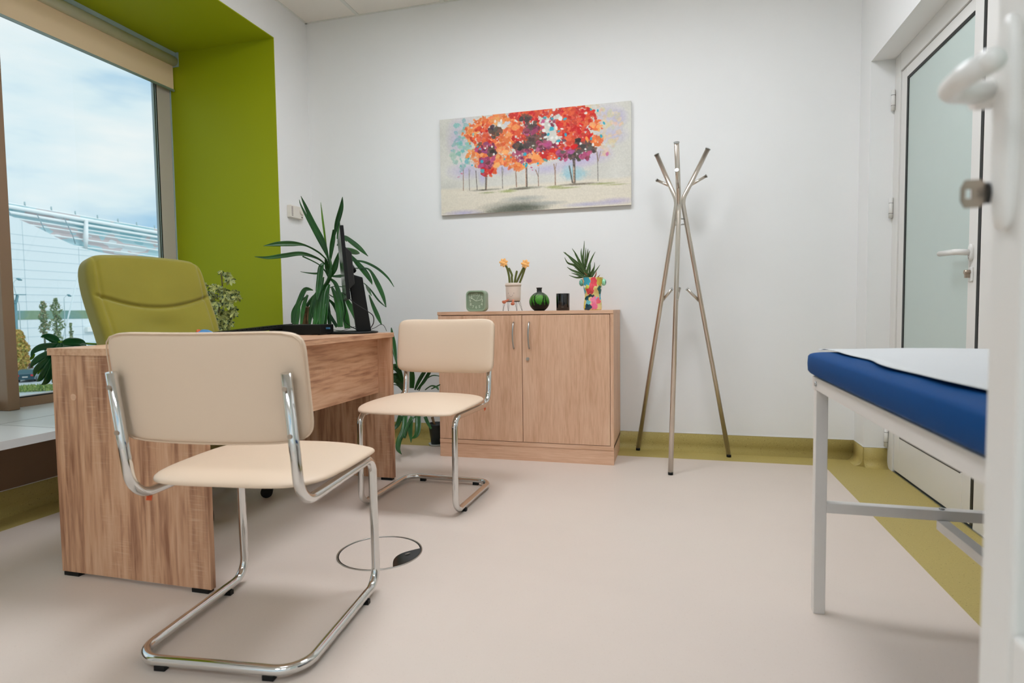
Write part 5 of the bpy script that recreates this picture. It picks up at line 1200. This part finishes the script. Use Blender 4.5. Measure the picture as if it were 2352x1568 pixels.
# trees
def tree(label, name, px_, ytop, ybot, x_plane, wpx, cols, n, seed, sparse=1.0, cat='tree', lobes=None):
    rr_ = random.Random(seed); b0 = P(px_, 800, 0, x_plane); t = thing(name, label, cat, (b0.x, b0.y, GZ)); zt_ = P(px_, ytop, 0, x_plane).z; zb_ = P(px_, ybot, 0, x_plane).z
    wm = abs(P(px_+wpx/2, 720, 0, x_plane).y-P(px_-wpx/2, 720, 0, x_plane).y)
    bm = B(); tube(bm, [(b0.x, b0.y, GZ), (b0.x, b0.y, (zt_+zb_)/2), (b0.x, b0.y, zt_-.2)], [.14, .10, .04], 8)
    for k in range(10):
        z = zb_+(zt_-zb_)*k/11; a = rr_.uniform(0, 6.28); l = wm*.35; tube(bm, [(b0.x, b0.y, z), (b0.x+l*math.cos(a), b0.y+l*math.sin(a), z+l*.8)], [.03, .01], 5)
    ob('trunk', bm, pbr('bark', (110, 116, 96), .9), t)
    bm = B()
    for i in range(n):
        v = rr_.random(); z = zb_+(zt_-zb_)*v; env = wm/2*(math.sin(PI*min(1, .15+.8*v))**.7)*(.75+.35*math.sin(v*19+seed)*sparse)
        a = rr_.uniform(0, 6.28); q = math.sqrt(rr_.random())*env; c = Vector((b0.x+q*math.cos(a), b0.y+q*math.sin(a), z)); s_ = rr_.uniform(.08, .2)*(1.25 if name != 'autumn_tree' else 1.3)
        u = Vector((rr_.uniform(-1, 1), rr_.uniform(-1, 1), rr_.uniform(-1, 1))).normalized(); w_ = u.orthogonal().normalized()
        f = bm.faces.new([bm.verts.new(c+u*s_), bm.verts.new(c+w_*s_*.6), bm.verts.new(c-u*s_), bm.verts.new(c-w_*s_*.6)]); f.material_index = rr_.randrange(len(cols))
    ob('foliage', bm, [pbr('foliage', c_, .8) for c_ in cols], t, kind='stuff')
GN = [(140, 160, 118), (164, 172, 136), (120, 146, 108)]
tree('slender pale green tree outside, second from the left', 'slender_tree', 104, 693, 775, -84, 24, GN+[(168, 156, 124)], 420, 3, 1.0)
tree('tallest slender green tree outside, beside the street mast', 'slender_tree', 133, 685, 800, -87, 34, GN, 640, 5, 1.0)
tree('thin sapling outside, just left of the office chair', 'sapling', 165, 742, 800, -84, 9, GN, 160, 8, 1.0)
tree('yellow autumn tree outside beside the bronze window post', 'autumn_tree', 40, 758, 858, -80, 60, [(214, 184, 104), (196, 176, 92), (166, 166, 92), (222, 176, 110)], 6500, 9, .3)
tree('distant red-leaved shrub behind the parked car', 'shrub', 68, 836, 864, -77, 12, [(150, 100, 90), (120, 100, 84)], 300, 12, .3, 'shrub')
# hedge strip
hd_ = P(80, 893, 2, GZ+.4); bm = B(); rr_ = random.Random(4)
hp0, hp1 = P(-60, 897, 2, GZ+.3), P(190, 886, 2, GZ+.3); dd = (hp1-hp0)
for i in range(5200):
    k = rr_.random(); c = hp0+dd*k+Vector((rr_.uniform(-1.4, 1.4), rr_.uniform(-.5, .5), 0)); c.z = GZ+rr_.uniform(.02, .55); s_ = rr_.uniform(.04, .12)
    u = Vector((rr_.uniform(-.4, .4), rr_.uniform(-.4, .4), 1)).normalized(); w_ = u.orthogonal().normalized(); f = bm.faces.new([bm.verts.new(c+u*s_*1.5), bm.verts.new(c+w_*s_*.5), bm.verts.new(c-u*s_), bm.verts.new(c-w_*s_*.5)]); f.material_index = rr_.randrange(3)
tag(ob('hedge', bm, [pbr('hedge_a', (140, 164, 84), .9), pbr('hedge_b', (110, 140, 80), .9), pbr('hedge_c', (168, 180, 110), .9)], None, kind='stuff'), 'low grassy hedge along the street outside', 'hedge')
# parked car, seen from behind
cb = P(58, 878, 2, GZ); t = thing('car', 'dark teal parked car with red tail lights outside the window', 'car', (cb.x, cb.y, GZ))
vd = Vector((cb.x, cb.y, 0)).normalized(); sd = Vector((vd.y, -vd.x, 0)); mcar = pbr('dark_teal_car_paint', (26, 74, 88), .25, coat=.5)
vd2 = (vd*math.cos(.25)+sd*math.sin(.25)); sd2 = Vector((vd2.y, -vd2.x, 0))
def carp(x, y, z): return Vector((cb.x, cb.y, GZ))+sd2*x+vd2*y+up*z
secs = [(0, .35, .95), (.1, .30, 1.0), (.9, .25, 1.02), (3.0, .25, .98), (4.0, .3, .85), (4.2, .4, .7)]
bm = B(); rg = []
for y, z0_, z1_ in secs: rg.append([bm.verts.new(carp(x*.88, y, z)) for x, z in ((-1, z0_), (1, z0_), (1.0, (z0_+z1_)/2), (.94, z1_), (-.94, z1_), (-1.0, (z0_+z1_)/2))])
for A, Q in zip(rg, rg[1:]):
    for i in range(6): bm.faces.new((A[i], A[(i+1) % 6], Q[(i+1) % 6], Q[i]))
bm.faces.new(rg[0]); bm.faces.new(rg[-1]); bmesh.ops.recalc_face_normals(bm, faces=bm.faces); ob('body', bm, mcar, t, bevel=.03)
bm = B(); rg = []
for y, w_, z in ((.15, .82, 1.0), (.6, .66, 1.42), (2.0, .66, 1.45), (2.9, .82, 1.0)): rg.append([bm.verts.new(carp(-w_, y, z)), bm.verts.new(carp(w_, y, z))])
base_ = [bm.verts.new(carp(-.82, .15, .95)), bm.verts.new(carp(.82, .15, .95)), bm.verts.new(carp(.82, 2.9, .95)), bm.verts.new(carp(-.82, 2.9, .95))]
for A, Q in zip(rg, rg[1:]): bm.faces.new((A[0], A[1], Q[1], Q[0]))
for s_ in (0, 1): bm.faces.new([r[s_] for r in rg])
bmesh.ops.recalc_face_normals(bm, faces=bm.faces); ob('cabin', bm, pbr('car_glass', (60, 96, 104), .2), t)
for s_ in (-1, 1):
    bm = B(); obox(bm, carp(s_*.70, -.01, .80), sd2*.16, vd2*.03, up*.09); ob('tail_light', bm, pbr('tail_red', (220, 50, 60), .3), t)
    for y in (.75, 3.4):
        bm = B(); tube(bm, [carp(s_*.70, y, .31), carp(s_*.88, y, .31)], .31, 20); ob('wheel', bm, M['black'], t)
bm = B(); obox(bm, carp(0, -.015, .62), sd2*.26, vd2*.01, up*.06); ob('number_plate', bm, M['white'], t)
bm = B(); obox(bm, carp(0, -.03, .42), sd2*.86, vd2*.06, up*.10); ob('bumper', bm, mcar, t)
